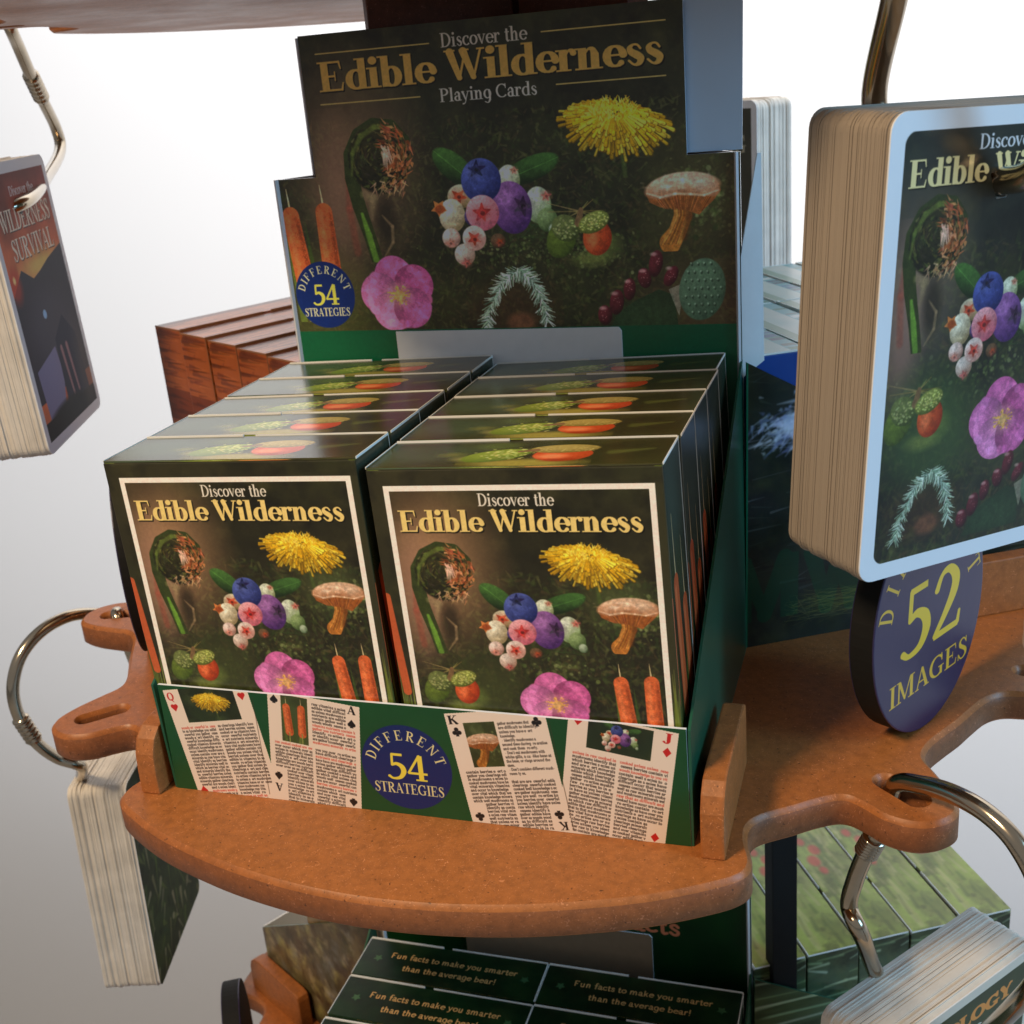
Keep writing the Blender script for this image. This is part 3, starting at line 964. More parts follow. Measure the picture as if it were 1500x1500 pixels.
def art_top():
    L = Ly(63.4, 18.2)
    dark_ground(L, 41, (62, 60, 28))
    L.ell(10, 8, 14, 8, (70, 84, 62), al=.8, soft=8)
    L.ell(52, 10, 14, 8, (44, 40, 20), al=.7, soft=8)
    L.ell(34, 16.4, 12, 2.6, (166, 150, 62), al=.8, soft=2.4)
    for x, y, r, c in ((21, 13, 3, (176, 160, 92)), (17, 10, 3, (120, 116, 58)), (26, 4, 5, (90, 106, 50))):
        L.ell(x, y, r, r * .5, c, al=.6, soft=2)
    L.ell(27, 11, 7.6, 4.0, (156, 168, 66), rot=-20, shade=(-.3, -.5, (82, 100, 34)), soft=.5)
    for i in range(80):
        L.ell(29 + random.gauss(0, 2.6), 9.8 + random.gauss(0, 1.7), .4, .3, jit((190, 190, 110), 30), al=.6, soft=.15)
    L.ell(41.5, 11, 6.4, 4.6, (214, 92, 46), shade=(-.3, -.2, (150, 54, 22)), soft=.3)
    L.ell(39.4, 12.2, 3.2, 1.6, (250, 158, 104), al=.6, soft=1.6)
    L.ell(41.8, 15, 4, 1, (120, 40, 14), al=.5, soft=1)
    L.ell(41, 7.0, 7.6, 2.9, (190, 168, 96), rot=-2, shade=(-.2, -.5, (112, 96, 44)), soft=.3)
    for i in range(90):
        L.ell(41 + J(-7, 7), 7.4 + J(-1.8, 1.6), .25, .16, jit((196, 178, 106), 24), al=.5, soft=.15)
    L.path([(35, 7.6), (31.5, 8.4)], [.8, .5], (122, 92, 60))
    L.seg(52, 10, 60, 8, 1.4, .4, (96, 104, 44), .5, 1)
    L.mulnoise(.6, 1.12, 1.3, 43)
    return L


def art_side(kind='cattail'):
    L = Ly(18.2, 86)
    if kind == 'cattail':
        dark_ground(L, 51, (44, 48, 28))
        L.ell(9, 6, 14, 14, (66, 78, 70), al=.6, soft=10)
        for i in range(26):
            x = J(0, 18)
            L.seg(x, 86, x + J(-4, 4), J(36, 66), .9, .05, jit((104, 116, 42), 26), .9)
        for x, y in ((5, 26), (13, 34)):
            L.seg(x - .4, y - 14, x, y, .1, .4, (206, 176, 130))
            L.seg(x, y + 2, x + 1.6, y + 32, 2.4, 2.6, (186, 84, 44))
            L.seg(x - .8, y + 3, x + .8, y + 32, .8, .8, (222, 122, 74), .6, .8)
    elif kind == 'blue':
        L.a[..., :] = (.10, .27, .56, 1)
        L.blotch(20, (16, 52, 118), .6, 52, .4)
    elif kind == 'brown':
        L.a[..., :] = (.62, .32, .15, 1)
        L.blotch(10, (176, 98, 46), .8, 54, .45)
        for i in range(60):
            y = J(0, 40)
            L.seg(J(-2, 10), y, J(8, 20), y + J(-1, 1), J(.2, 1), .1, jit(random.choice([(190, 110, 60), (96, 40, 18), (60, 26, 12)]), 14), .5, .5)
        L.rect(0, 22, 18.2, 34, (92, 34, 14), .6)
        L.poly([(0, 44), (3, 40), (6, 46), (10, 38), (12, 48), (18.2, 42), (18.2, 86), (0, 86)], (40, 22, 14), .9)
        L.seg(2, 36, 5, 70, .5, .3, (222, 182, 150), .8, .4)
    elif kind == 'meadow':
        dark_ground(L, 55, (58, 70, 50))
        for i in range(60):
            y = J(0, 86)
            x = J(-4, 14)
            L.seg(x, y, x + J(4, 14), y + J(-3, 3), .5, .1, jit(random.choice([(170, 174, 148), (60, 70, 50), (130, 142, 104)]), 14), .6, .9)
        L.a[..., :3] *= 1.35
    elif kind == 'beige':
        dark_ground(L, 57, (150, 122, 88))
        L.blotch(8, (110, 80, 52), .6, 58, .5)
    else:
        dark_ground(L, 59, (12, 46, 20))
    return L


def art_top2(kind):
    L = Ly(63.4, 18.2)
    if kind == 'teal':
        L.a[..., :] = (.66, .74, .72, 1)
        L.blotch(14, (214, 206, 196), .9, 81, .4)
        L.rect(0, 0, 63.4, 4.4, (120, 150, 130))
        L.rect(0, 13.2, 63.4, 18.2, (70, 150, 160))
        for i in range(18):
            x = J(0, 60)
            L.rect(x, 13.6, x + J(1, 4), 17.8, jit(random.choice([(22, 86, 130), (20, 120, 110), (200, 214, 210), (40, 70, 90)]), 20))
    elif kind == 'brown':
        L.a[..., :] = (.80, .46, .24, 1)
        L.blotch(12, (232, 150, 86), .8, 84, .4)
        L.blotch(5, (150, 76, 34), .5, 86, .5)
        for i in range(120):
            x, y = J(-6, 60), J(0, 14)
            L.seg(x, y, x + J(6, 24), y + J(-.4, .4), J(.1, .6), .1, jit(random.choice([(226, 150, 92), (110, 56, 26), (160, 86, 40), (70, 32, 14)]), 14), .5, .3)
        L.rect(0, 13.5, 63.4, 18.2, (96, 42, 18), .85)
        L.a[..., :3] *= .85
    elif kind == 'meadow':
        dark_ground(L, 85, (112, 122, 54))
        L.a[..., :3] *= 1.5
        for i in range(70):
            x = J(0, 63)
            y = J(0, 18)
            L.seg(x, y, x + J(4, 14), y + J(-1.5, 1.5), .7, .3, jit(random.choice([(176, 170, 100), (126, 134, 64), (200, 188, 128), (98, 112, 52)]), 14), .5, 1.3)
        for x, y, r in ((44, 5, 3.2), (50, 8, 3), (38, 6, 2.2), (56, 5, 2.4)):
            L.ell(x, y, r, r * .7, (206, 74, 56), al=.8, soft=1.2)
    elif kind == 'facts':
        dark_ground(L, 87, (12, 42, 20))
        L.blotch(14, (22, 66, 26), .6, 88, .45)
        text(L, 'Fun facts to make you smarter', 10, 55, 8.0, 2.6, (222, 168, 104), t=.075, n=.07, sf=False)
        text(L, 'than the average bear!', 16, 49, 13.4, 2.6, (222, 168, 104), t=.075, n=.07, sf=False)
        for x in (6, 58):
            star(L, x, 9, 1.8, (60, 96, 60), 10)
    else:
        dark_ground(L, 89, (150, 122, 88))
    return L


def art_water():
    # side panel 96 x 86, shows a splash in dark water, green letter shapes low down
    L = Ly(97, 86)
    dark_ground(L, 101, (30, 38, 30))
    L.blotch(20, (58, 54, 56), .8, 102, .4)
    for i in range(220):
        x, y = J(-5, 97), J(0, 70)
        l = J(3, 14)
        L.seg(x, y, x + l, y + J(-2, 1.5), J(.1, .5), .05, jit(random.choice([(74, 80, 74), (20, 24, 20), (104, 106, 104), (50, 56, 46)]), 14), .5, .3)
    for i in range(260):
        x, y = random.gauss(15, 5), random.gauss(20, 3.0)
        L.seg(x, y, x + J(-5, 2), y + J(-.5, 4), J(.15, .6), .05, jit(random.choice([(232, 232, 240), (190, 196, 220), (120, 130, 170)]), 12), .5, .7)
    for i in range(40):
        L.ell(random.gauss(15, 4), random.gauss(20, 2.4), J(.6, 2), J(.4, 1.2), jit((214, 218, 236), 16), al=.4, soft=1)
    L.blotch(9, (96, 100, 48), .35, 104, .6)
    text(L, 'M', -4, 18, 78, 20, (12, 66, 40), t=.14, n=.12, sf=False, al=.65)
    text(L, 'W', 18, 40, 78, 20, (12, 66, 40), t=.14, n=.12, sf=False, al=.65)
    for i in range(160):
        L.seg(J(12, 60), J(72, 80), J(12, 60), J(70, 82), .12, .05, jit((120, 116, 56), 30), .3)
    L.rect(0, 0, .9, 86, (20, 100, 70))
    return L


def art_deck():
    L = Ly(63.5, 89, (226, 232, 238), k=9.)
    I = Ly(56.7, 82.2, k=9.)
    dark_ground(I, 111, (36, 40, 32), .9)
    moss(I, 9, 52, 9, 8, 240, GRN, 22)
    moss(I, 30, 46, 12, 5, 200, GRN, 23)
    moss(I, 50, 42, 6, 8, 200, GRN, 24)
    I.ell(6, 26, 11, 16, (132, 112, 96), al=.6, soft=12)
    I.ell(3, 36, 4, 16, (160, 118, 104), al=.6, soft=5)
    I.ell(12, 56, 12, 12, (60, 84, 44), al=.7, soft=9)
    I.ell(34, 58, 10, 10, (66, 70, 44), al=.6, soft=8)
    # rounded corners of the picture
    k = 9.
    r = 2.6 * k
    h, w_ = I.a.shape[:2]
    Y, X = np.mgrid[0:h, 0:w_].astype(np.float32)
    qx = np.maximum(np.abs(X - w_ / 2 + .5) - (w_ / 2 - r), 0)
    qy = np.maximum(np.abs(Y - h / 2 + .5) - (h / 2 - r), 0)
    I.a[..., 3] = np.clip(r - np.hypot(qx, qy) + .5, 0, 1)
    L.paste(I, 31.75, 44.5)
    L.paste(SP['fiddle'], 13.0, 28.4, 1.12)
    L.paste(SP['dandelion'], 48, 25, .95)
    L.paste(SP['berries'], 30.6, 39.6, 1.18)
    L.paste(SP['acorn'], 12.2, 56.0, 1.25)
    L.paste(SP['rose'], 35.2, 60.4, 1.2)
    L.paste(SP['spruce'], 15.6, 74.0, 1.2)
    L.paste(SP['pear'], 38.6, 75.4, 1.06)
    L.paste(SP['mushroom'], 54, 46, 1.0)
    for o, c in ((.25, (12, 10, 4)), (0, (230, 212, 150))):
        text(L, 'Edible Wilderness', 5.0 + o, 58.5 + o, 13.2 + o, 4.9, c)
    text(L, 'Discover the', 21.4, 42, 7.4, 2.7, (214, 218, 222), t=.085, n=.035)
    return L


def art_survival():
    L = Ly(63.5, 89, (206, 206, 212))
    I = Ly(57, 82)
    n = fbm(I.h, I.w, 90, 121)[..., None]
    yy = np.linspace(0, 1, I.h)[:, None, None]
    top, mid = np.array((112, 42, 34)) / 255., np.array((206, 106, 64)) / 255.
    t = np.clip(yy * 3.2, 0, 1)
    I.a[..., :3] = top * (1 - t) + mid * t
    I.a[..., :3] *= .7 + .6 * n
    I.a[..., 3] = 1
    I.ell(34, 30, 20, 4, (226, 206, 110), al=.8, soft=5)
    I.poly([(0, 36), (12, 29), (22, 33), (30, 31.5), (40, 29), (57, 26), (57, 70), (0, 70)], (52, 48, 60))
    I.ell(4, 33, 5, 5, (206, 60, 40), al=.7, soft=4)
    I.ell(4, 31, 1.2, 1.2, (250, 214, 140), soft=1)
    I.ell(28, 50, 22, 12, (76, 72, 86), al=.5, soft=8)
    I.ell(24, 45, 1.8, 1.5, (150, 190, 230), soft=.4)
    I.poly([(4, 60), (26, 56), (28, 66), (22, 78), (6, 80)], (128, 124, 160))
    I.poly([(28, 54), (40, 48), (50, 56), (52, 80), (26, 80)], (28, 28, 54))
    for x in (32, 38):
        I.seg(x, 58, x + 2.5, 74, 1.2, .8, (150, 110, 116))
    I.rect(0, 76, 57, 82, (18, 16, 18))
    I.ell(26, 80, 24, 6, (14, 14, 16), soft=2)
    I.ell(52, 70, 8, 16, (96, 84, 76), al=.6, soft=8)
    I.a[..., :3] *= .95
    L.paste(I, 31.75, 44.5)
    text(L, 'Discover the', 22, 46, 10.5, 3.0, (206, 200, 200), t=.085, n=.035)
    for o, c in ((.3, (30, 16, 14)), (0, (224, 210, 190))):
        text(L, 'WILDERNESS', 7 + o, 57 + o, 20.6 + o, 6.6, c, t=.09)
        text(L, 'SURVIVAL', 12 + o, 54 + o, 29.6 + o, 6.6, c, t=.09)
    return L


def art_ology():
    L = Ly(63.5, 89, (222, 206, 186))
    L.rect(3.2, 3.2, 60.3, 85.8, (44, 58, 30))
    L.blotch(12, (70, 88, 40), .5, 131, .5)
    L.rect(0, 0, 63.5, 3.2, (222, 206, 186))
    L.rect(0, 0, 3.2, 89, (222, 206, 186))
    L.rect(60.3, 0, 63.5, 89, (222, 206, 186))
    text(L, 'OLOGY', 25, 53, 11.6, 4.6, (228, 142, 62), t=.15, n=.08)
    text(L, 'Cards', 36, 50, 17.4, 3.6, (226, 222, 210), t=.075, n=.05, sf=False, shear=.3)
    return L


def art_leafy(seed=141):
    L = Ly(63.5, 89)
    dark_ground(L, seed, (46, 60, 26))
    for i in range(160):
        x, y = J(0, 63), J(0, 89)
        L.seg(x, y, x + J(-6, 6), y + J(2, 12), J(.5, 1.6), .2, jit(random.choice([(92, 108, 44), (58, 74, 28), (126, 118, 82), (30, 38, 16), (170, 160, 130)]), 16), .6, .8)
    return L


def art_dark(txt=None):
    L = Ly(63.5, 89, (206, 212, 218))
    L.rect(3, 3, 60.5, 86, (50, 52, 36))
    L.blotch(10, (30, 34, 24), .6, 151, .45)
    text(L, 'ING', 42, 58, 20, 7, (150, 150, 130), t=.09)
    L.rect(60.5, 0, 63.5, 89, (206, 212, 218))
    return L


def art_disc():
    L = Ly(52, 70, (44, 36, 72), k=9.)
    arctext(L, 'DIFFERENT', 26, 36, 18.5, 172, 8, 6.2, (226, 176, 52), t=.09, n=.035, wide=.8, ry=25)
    text(L, '52', 11.5, 41, 44, 20.5, (238, 190, 40), t=.085, n=.04)
    text(L, 'IMAGES', 7.5, 45.5, 56.4, 6.8, (232, 178, 48), t=.09, n=.035)
    return L


def art_facts_header():
    L = Ly(131, 96, (10, 44, 18))
    L.blotch(22, (26, 84, 30), .8, 161, .4)
    text(L, 'Bear Facts', 66, 108, 80.8, 6.4, (206, 120, 84), t=.085, n=.08, sf=False)
    return L


def art_side_nature():
    L = Ly(97, 86)
    dark_ground(L, 171, (120, 104, 72))
    L.blotch(8, (206, 196, 108), .8, 172, .55)
    L.blotch(9, (150, 160, 176), .8, 173, .55)
    L.blotch(5, (62, 38, 24), .9, 174, .5)
    L.blotch(6, (226, 206, 172), .7, 175, .58)
    return L


def image(name, L):
    h, w_ = L.a.shape[:2]
    im = bpy.data.images.new(name, w_, h)
    px = np.ones((h, w_, 4), np.float32)
    px[..., :3] = np.clip(L.a[::-1, :, :3], 0, 1)
    im.pixels.foreach_set(px.ravel())
    im.update()
    im.pack()
    return im


# ================================================================== materials
def base_mat(name, rough=.5, spec=.5, coat=0.):
    m = bpy.data.materials.new(name)
    m.use_nodes = True
    b = m.node_tree.nodes['Principled BSDF']
    b.inputs['Roughness'].default_value = rough
    b.inputs['Specular IOR Level'].default_value = spec
    if coat:
        b.inputs['Coat Weight'].default_value = coat
        b.inputs['Coat Roughness'].default_value = .12
    return m, m.node_tree, b


def bump(nt, b, scale, strength, dist=.0003):
    tc = nt.nodes.new('ShaderNodeTexCoord')
    nz = nt.nodes.new('ShaderNodeTexNoise')
    nz.inputs['Scale'].default_value = scale
    nz.inputs['Detail'].default_value = 4
    bp = nt.nodes.new('ShaderNodeBump')
    bp.inputs['Strength'].default_value = strength
    bp.inputs['Distance'].default_value = dist
    nt.links.new(tc.outputs['Object'], nz.inputs['Vector'])
    nt.links.new(nz.outputs['Fac'], bp.inputs['Height'])
    nt.links.new(bp.outputs['Normal'], b.inputs['Normal'])
    return tc, nz


def print_mat(name, L, rough=.3, spec=.5, coat=0.):
    m, nt, b = base_mat(name, rough, spec, coat)
    t = nt.nodes.new('ShaderNodeTexImage')
    t.image = image(name, L)
    t.extension = 'EXTEND'
    nt.links.new(t.outputs['Color'], b.inputs['Base Color'])
    bump(nt, b, 260, .12, .0002)
    return m


def flat_mat(name, col, rough=.5, spec=.5, metal=0., var=.12, scale=300, bmp=.1):
    m, nt, b = base_mat(name, rough, spec)
    tc, nz = bump(nt, b, scale, bmp)
    cr = nt.nodes.new('ShaderNodeValToRGB')
    cr.color_ramp.elements[0].color = [c * (1 - var) for c in col] + [1]
    cr.color_ramp.elements[1].color = [min(1, c * (1 + var)) for c in col] + [1]
    nt.links.new(nz.outputs['Fac'], cr.inputs['Fac'])
    nt.links.new(cr.outputs['Color'], b.inputs['Base Color'])
    b.inputs['Metallic'].default_value = metal
    return m


def mdf_mat(name, col, rough):
    m, nt, b = base_mat(name, rough, .45)
    tc = nt.nodes.new('ShaderNodeTexCoord')

    def noise(sc, det=5, rg=.6):
        n = nt.nodes.new('ShaderNodeTexNoise')
        n.inputs['Scale'].default_value = sc
        n.inputs['Detail'].default_value = det
        n.inputs['Roughness'].default_value = rg
        nt.links.new(tc.outputs['Object'], n.inputs['Vector'])
        return n

    def ramp(src, stops):
        r = nt.nodes.new('ShaderNodeValToRGB')
        e = r.color_ramp.elements
        while len(e) < len(stops):
            e.new(.5)
        for q, (p, c) in zip(e, stops):
            q.position = p
            q.color = (*c, 1)
        nt.links.new(src, r.inputs['Fac'])
        return r

    def mix(a, bb, fac, mode='MIX'):
        x = nt.nodes.new('ShaderNodeMix')
        x.data_type = 'RGBA'
        x.blend_type = mode
        if isinstance(fac, float):
            x.inputs['Factor'].default_value = fac
        else:
            nt.links.new(fac, x.inputs['Factor'])
        nt.links.new(a, x.inputs[6])
        nt.links.new(bb, x.inputs[7])
        return x.outputs[2]
    c = np.array(col)
    big = ramp(noise(14).outputs['Fac'], [(.3, c * .78), (.7, c * 1.15)])
    mid = ramp(noise(420, 6, .75).outputs['Fac'], [(.36, c * .62), (.5, c), (.64, c * 1.3)])
    out = mix(big.outputs['Color'], mid.outputs['Color'], .5)
    # pale fibres
    v = nt.nodes.new('ShaderNodeTexNoise')
    v.inputs['Scale'].default_value = 900
    v.inputs['Detail'].default_value = 3
    v.inputs['Distortion'].default_value = 2.5
    nt.links.new(tc.outputs['Object'], v.inputs['Vector'])
    fr = ramp(v.outputs['Fac'], [(.62, (0, 0, 0)), (.72, (1, 1, 1))])
    pale = ramp(v.outputs['Fac'], [(0, c * 1.7 + .05), (1, c * 1.7 + .05)])
    out = mix(out, pale.outputs['Color'], fr.outputs['Color'])
    dk = noise(1000, 2)
    dr = ramp(dk.outputs['Fac'], [(.27, (1, 1, 1)), (.33, (0, 0, 0))])
    dkc = ramp(dk.outputs['Fac'], [(0, c * .35), (1, c * .35)])
    out = mix(out, dkc.outputs['Color'], dr.outputs['Color'])
    nt.links.new(out, b.inputs['Base Color'])
    rr = ramp(noise(30).outputs['Fac'], [(.3, (rough * .75,) * 3), (.75, (min(1, rough * 1.3),) * 3)])
    nt.links.new(rr.outputs['Color'], b.inputs['Roughness'])
    bp = nt.nodes.new('ShaderNodeBump')
    bp.inputs['Strength'].default_value = .25
    bp.inputs['Distance'].default_value = .0003
    nt.links.new(noise(500, 4).outputs['Fac'], bp.inputs['Height'])
    nt.links.new(bp.outputs['Normal'], b.inputs['Normal'])
    return m


M = {}
M['mdf'] = mdf_mat('lacquered_fibreboard', (.36, .116, .026), .47)
M['mdf_edge'] = mdf_mat('fibreboard_cut_edge', (.23, .075, .022), .55)
M['post'] = mdf_mat('dark_post_wood', (.15, .048, .022), .5)
M['black'] = flat_mat('black_edge', (.008, .0075, .007), .7, .25)
M['white_card'] = flat_mat('white_card', (.74, .74, .74), .55, var=.05)
M['grey_card'] = flat_mat('grey_card_back', (.70, .72, .75), .35, var=.05, scale=40)
M['grey_card'].node_tree.nodes['Principled BSDF'].inputs['Coat Weight'].default_value = 1.
M['grey_card'].node_tree.nodes['Principled BSDF'].inputs['Coat Roughness'].default_value = .2
M['flap_card'] = flat_mat('blue_grey_card', (.46, .58, .70), .4, var=.1, scale=30)
M['tab_shaded'] = flat_mat('white_card_shaded', (.22, .15, .09), .7, .2, var=.1)  # white tab card with the shade under the shelf put into its colour
M['paper_edge'] = flat_mat('paper_edge', (.80, .78, .72), .6, var=.05)
M['card_edge'] = flat_mat('card_stack_edge', (.66, .60, .52), .6, var=.25, scale=120)
M['card_edge_shaded'] = flat_mat('card_stack_edge_shaded', (.29, .235, .18), .6, var=.05, scale=60)  # card edge colour darkened, dim light on the large deck put into it
M['brown_edge'] = flat_mat('brown_card_edge', (.30, .13, .06), .5)
M['green_card'] = flat_mat('green_card', (.012, .085, .045), .28, var=.2, scale=60)
M['metal'] = flat_mat('nickel_ring', (.46, .38, .28), .16, .5, 1., var=.15, scale=200, bmp=.05)
M['backdrop'] = flat_mat('white_backdrop', (.30, .30, .303), .9, .1, var=.01, scale=3, bmp=0.)
M['pack_front'] = print_mat('edible_front', art_pack(), .34)
M['pack_top'] = print_mat('edible_top', art_top(), .2, .6)
M['pack_side'] = print_mat('edible_side', art_side(), .25)
M['header'] = print_mat('edible_header', art_header(), .34)
M['lip'] = print_mat('edible_lip', art_lip(), .34)
M['deck'] = print_mat('edible_card', art_deck(), .28, .5)
M['survival'] = print_mat('survival_card', art_survival(), .65, .2)
M['ology'] = print_mat('ology_card', art_ology(), .4)
M['leafy'] = print_mat('leafy_card', art_leafy(), .65, .2)
M['darkcard'] = print_mat('dark_card', art_dark(), .4)
M['disc'] = print_mat('disc_print', art_disc(), .35)
M['water'] = print_mat('water_print', art_water(), .3)
M['nature'] = print_mat('nature_print', art_side_nature(), .4)
M['facts_header'] = print_mat('facts_header', art_facts_header(), .35)
for kk in ('blue', 'brown', 'meadow', 'beige', 'facts'):
    M['side_' + kk] = print_mat('side_' + kk, art_side(kk), .3)
for kk in ('teal', 'brown', 'meadow', 'beige', 'facts'):
    M['top_' + kk] = print_mat('top_' + kk, art_top2(kk), .3)


# ================================================================== mesh helpers (mm in, m out)
def link(name, me, parent=None):
    o = bpy.data.objects.new(name, me)
    scene.collection.objects.link(o)
    if parent:
        o.parent = parent
    return o


def tag(o, label, cat, group=None, kind=None):
    o['label'] = label
    o['category'] = cat
    if group:
        o['group'] = group
    if kind:
        o['kind'] = kind
    return o


def empty(name, loc=(0, 0, 0), rz=0.):
    o = bpy.data.objects.new(name, None)
    o.empty_display_size = .01
    scene.collection.objects.link(o)
    o.location = [c * MM for c in loc]
    o.rotation_euler = (0, 0, rz)
    return o


def make(name, V, F, mats, mi=None, uv=None, bev=0., smooth=False):
    """mesh from mm verts; uv = list per face of uv lists (or None)"""
    me = bpy.data.meshes.new(name)
    me.from_pydata([[c * MM for c in v] for v in V], [], F)
    for m in mats:
        me.materials.append(m)
    if mi:
        me.polygons.foreach_set('material_index', mi)
    if uv:
        ul = me.uv_layers.new(name='UVMap')
        for p, u in zip(me.polygons, uv):
            if u:
                for li, q in zip(p.loop_indices, u):
                    ul.data[li].uv = q
    bm = bmesh.new()
    bm.from_mesh(me)
    if bev:
        es = [e for e in bm.edges if e.is_manifold and e.calc_face_angle(0) > .5]
        bmesh.ops.bevel(bm, geom=es, offset=bev * MM, segments=2, affect='EDGES', profile=.6)
    bm.to_mesh(me)
    bm.free()
    if smooth:
        me.polygons.foreach_set('use_smooth', [True] * len(me.polygons))
    return me


def box_vf(x0, x1, y0, y1, z0, z1):
    V = [(x0, y0, z0), (x1, y0, z0), (x1, y1, z0), (x0, y1, z0), (x0, y0, z1), (x1, y0, z1), (x1, y1, z1), (x0, y1, z1)]
    F = [(0, 1, 5, 4), (1, 2, 6, 5), (2, 3, 7, 6), (3, 0, 4, 7), (4, 5, 6, 7), (3, 2, 1, 0)]  # front(-y), right, back, left, top, bottom
    return V, F


UVQ = [(0, 0), (1, 0), (1, 1), (0, 1)]


def boxes_mesh(name, boxes, mat, bev=0.):
    V, F = [], []
    for b in boxes:
        v, f = box_vf(*b)
        F += [tuple(i + len(V) for i in q) for q in f]
        V += v
    return make(name, V, F, [mat], bev=bev)


def panel(name, outline, axis, at, th, front, rest, uvbox, bev=0.):
    """card panel: outline in (a,b) mm; axis 'y' -> (x,z) plane facing -y at y=at, thickness to +y;
    axis 'x+' -> (y,z) plane facing +x at x=at, thickness to -x; 'x-' mirrored"""
    n = len(outline)
    a0, a1, b0, b1 = uvbox
    V = []
    for d in (0, th):
        for a, b in outline:
            if axis == 'y': V.append((a, at + d, b))
            elif axis == 'x+': V.append((at - d, a, b))
            else: V.append((at + d, a, b))
    fr, bk = list(range(n)), [n + i for i in range(n)]
    U = [((a - a0) / (a1 - a0), (b - b0) / (b1 - b0)) for a, b in outline]
    flip = axis == 'x-'
    F = [tuple(fr) if not flip else tuple(reversed(fr)), tuple(reversed(bk)) if not flip else tuple(bk)]
    UV = [U if not flip else list(reversed(U)), None]
    for i in range(n):
        j = (i + 1) % n
        q = (j, i, n + i, n + j)
        F.append(q if not flip else tuple(reversed(q)))
        UV.append(None)
    return make(name, V, F, [front, rest], [0] + [1] * (n + 1), UV, bev)


def curve_solid(name, loops, thick, bevel, mat, res=2):
    """flat solid from closed 2D loops (first outer, others holes), centred on z=0, rounded edges"""
    cu = bpy.data.curves.new(name, 'CURVE')
    cu.dimensions = '2D'
    cu.fill_mode = 'BOTH'
    cu.extrude = max(thick / 2 - bevel, 0) * MM
    cu.bevel_depth = bevel * MM
    cu.bevel_resolution = res
    for lp in loops:
        s = cu.splines.new('POLY')
        s.points.add(len(lp) - 1)
        for p, (x, y) in zip(s.points, lp):
            p.co = (x * MM, y * MM, 0, 1)
        s.use_cyclic_u = True
    cu.offset = -bevel * MM
    o = bpy.data.objects.new(name, cu)
    scene.collection.objects.link(o)
    me = bpy.data.meshes.new_from_object(o.evaluated_get(bpy.context.evaluated_depsgraph_get()))
    bpy.data.objects.remove(o)
    bpy.data.curves.remove(cu)
    me.materials.clear()
    for m in (mat if isinstance(mat, (list, tuple)) else [mat]):
        me.materials.append(m)
    return me


def smooth_loop(pts, n=5):
    out = []
    N = len(pts)
    for i in range(N):
        p0, p1, p2, p3 = (np.array(pts[(i + k) % N], float) for k in (-1, 0, 1, 2))
        for j in range(n):
            u = j / n
            out.append(tuple(.5 * (2 * p1 + (p2 - p0) * u + (2 * p0 - 5 * p1 + 4 * p2 - p3) * u * u + (3 * p1 - p0 - 3 * p2 + p3) * u ** 3)))
    return out


def tube(name, pts, rad, mat, closed=False, seg=14):
    """swept round bar through 3D points (mm)"""
    P = [np.array(p, float) for p in pts]
    n = len(P)
    V, F = [], []
    up = None
    for i in range(n):
        a = P[(i - 1) % n] if closed or i > 0 else P[i]
        b = P[(i + 1) % n] if closed or i < n - 1 else P[i]
        t = (b - a) / np.linalg.norm(b - a)
        if up is None:
            up = np.cross(t, [0.3, .5, .8])
        up = up - t * (up @ t)
        up /= np.linalg.norm(up)
        s = np.cross(t, up)
        r = rad[i] if isinstance(rad, (list, np.ndarray)) else rad
        for k in range(seg):
            c, d = math.cos(2 * math.pi * k / seg), math.sin(2 * math.pi * k / seg)
            V.append(P[i] + r * (c * up + d * s))
    m = n if closed else n - 1
    for i in range(m):
        for k in range(seg):
            a, b = i * seg, ((i + 1) % n) * seg
            F.append((a + k, a + (k + 1) % seg, b + (k + 1) % seg, b + k))
    if not closed:
        F.append(tuple(range(seg))[::-1])
        F.append(tuple((n - 1) * seg + k for k in range(seg)))
    me = make(name, [tuple(v) for v in V], F, [mat], smooth=True)
    return me


def spline3(pts, n=8, closed=False):
    P = [np.array(p, float) for p in pts]
    N = len(P)
    out = []
    for i in range(N if closed else N - 1):
        g = lambda k: P[(i + k) % N] if closed else P[min(max(i + k, 0), N - 1)]
        p0, p1, p2, p3 = g(-1), g(0), g(1), g(2)
        for j in range(n):
            u = j / n
            out.append(.5 * (2 * p1 + (p2 - p0) * u + (2 * p0 - 5 * p1 + 4 * p2 - p3) * u * u + (3 * p1 - p0 - 3 * p2 + p3) * u ** 3))
    if not closed:
        out.append(P[-1])
    return out


# ================================================================== backdrop (floor curving up into a wall)
FLOOR = -290.
prof = [(-2600., FLOOR), (500., FLOOR)]
for i in range(1, 13):
    a = R_(90 * i / 12)
    prof.append((500 + 700 * math.sin(a), FLOOR + 700 * (1 - math.cos(a))))
prof.append((1200., 3000.))
V, F = [], []
for x in (-4000., 4000.):
    V += [(x, y, z) for y, z in prof]
n = len(prof)
F = [(i, n + i, n + i + 1, i + 1) for i in range(n - 1)]
bd = link('backdrop', make('backdrop', V, F, [M['backdrop']], smooth=True))
tag(bd, 'plain white backdrop behind and below the wooden card rack', 'backdrop', kind='structure')

# ================================================================== the rack
CX, CY = 0., 132.


def rotp(x, y, deg):
    c, s = math.cos(R_(deg)), math.sin(R_(deg))
    return (CX + (x - CX) * c - (y - CY) * s, CY + (x - CX) * s + (y - CY) * c)


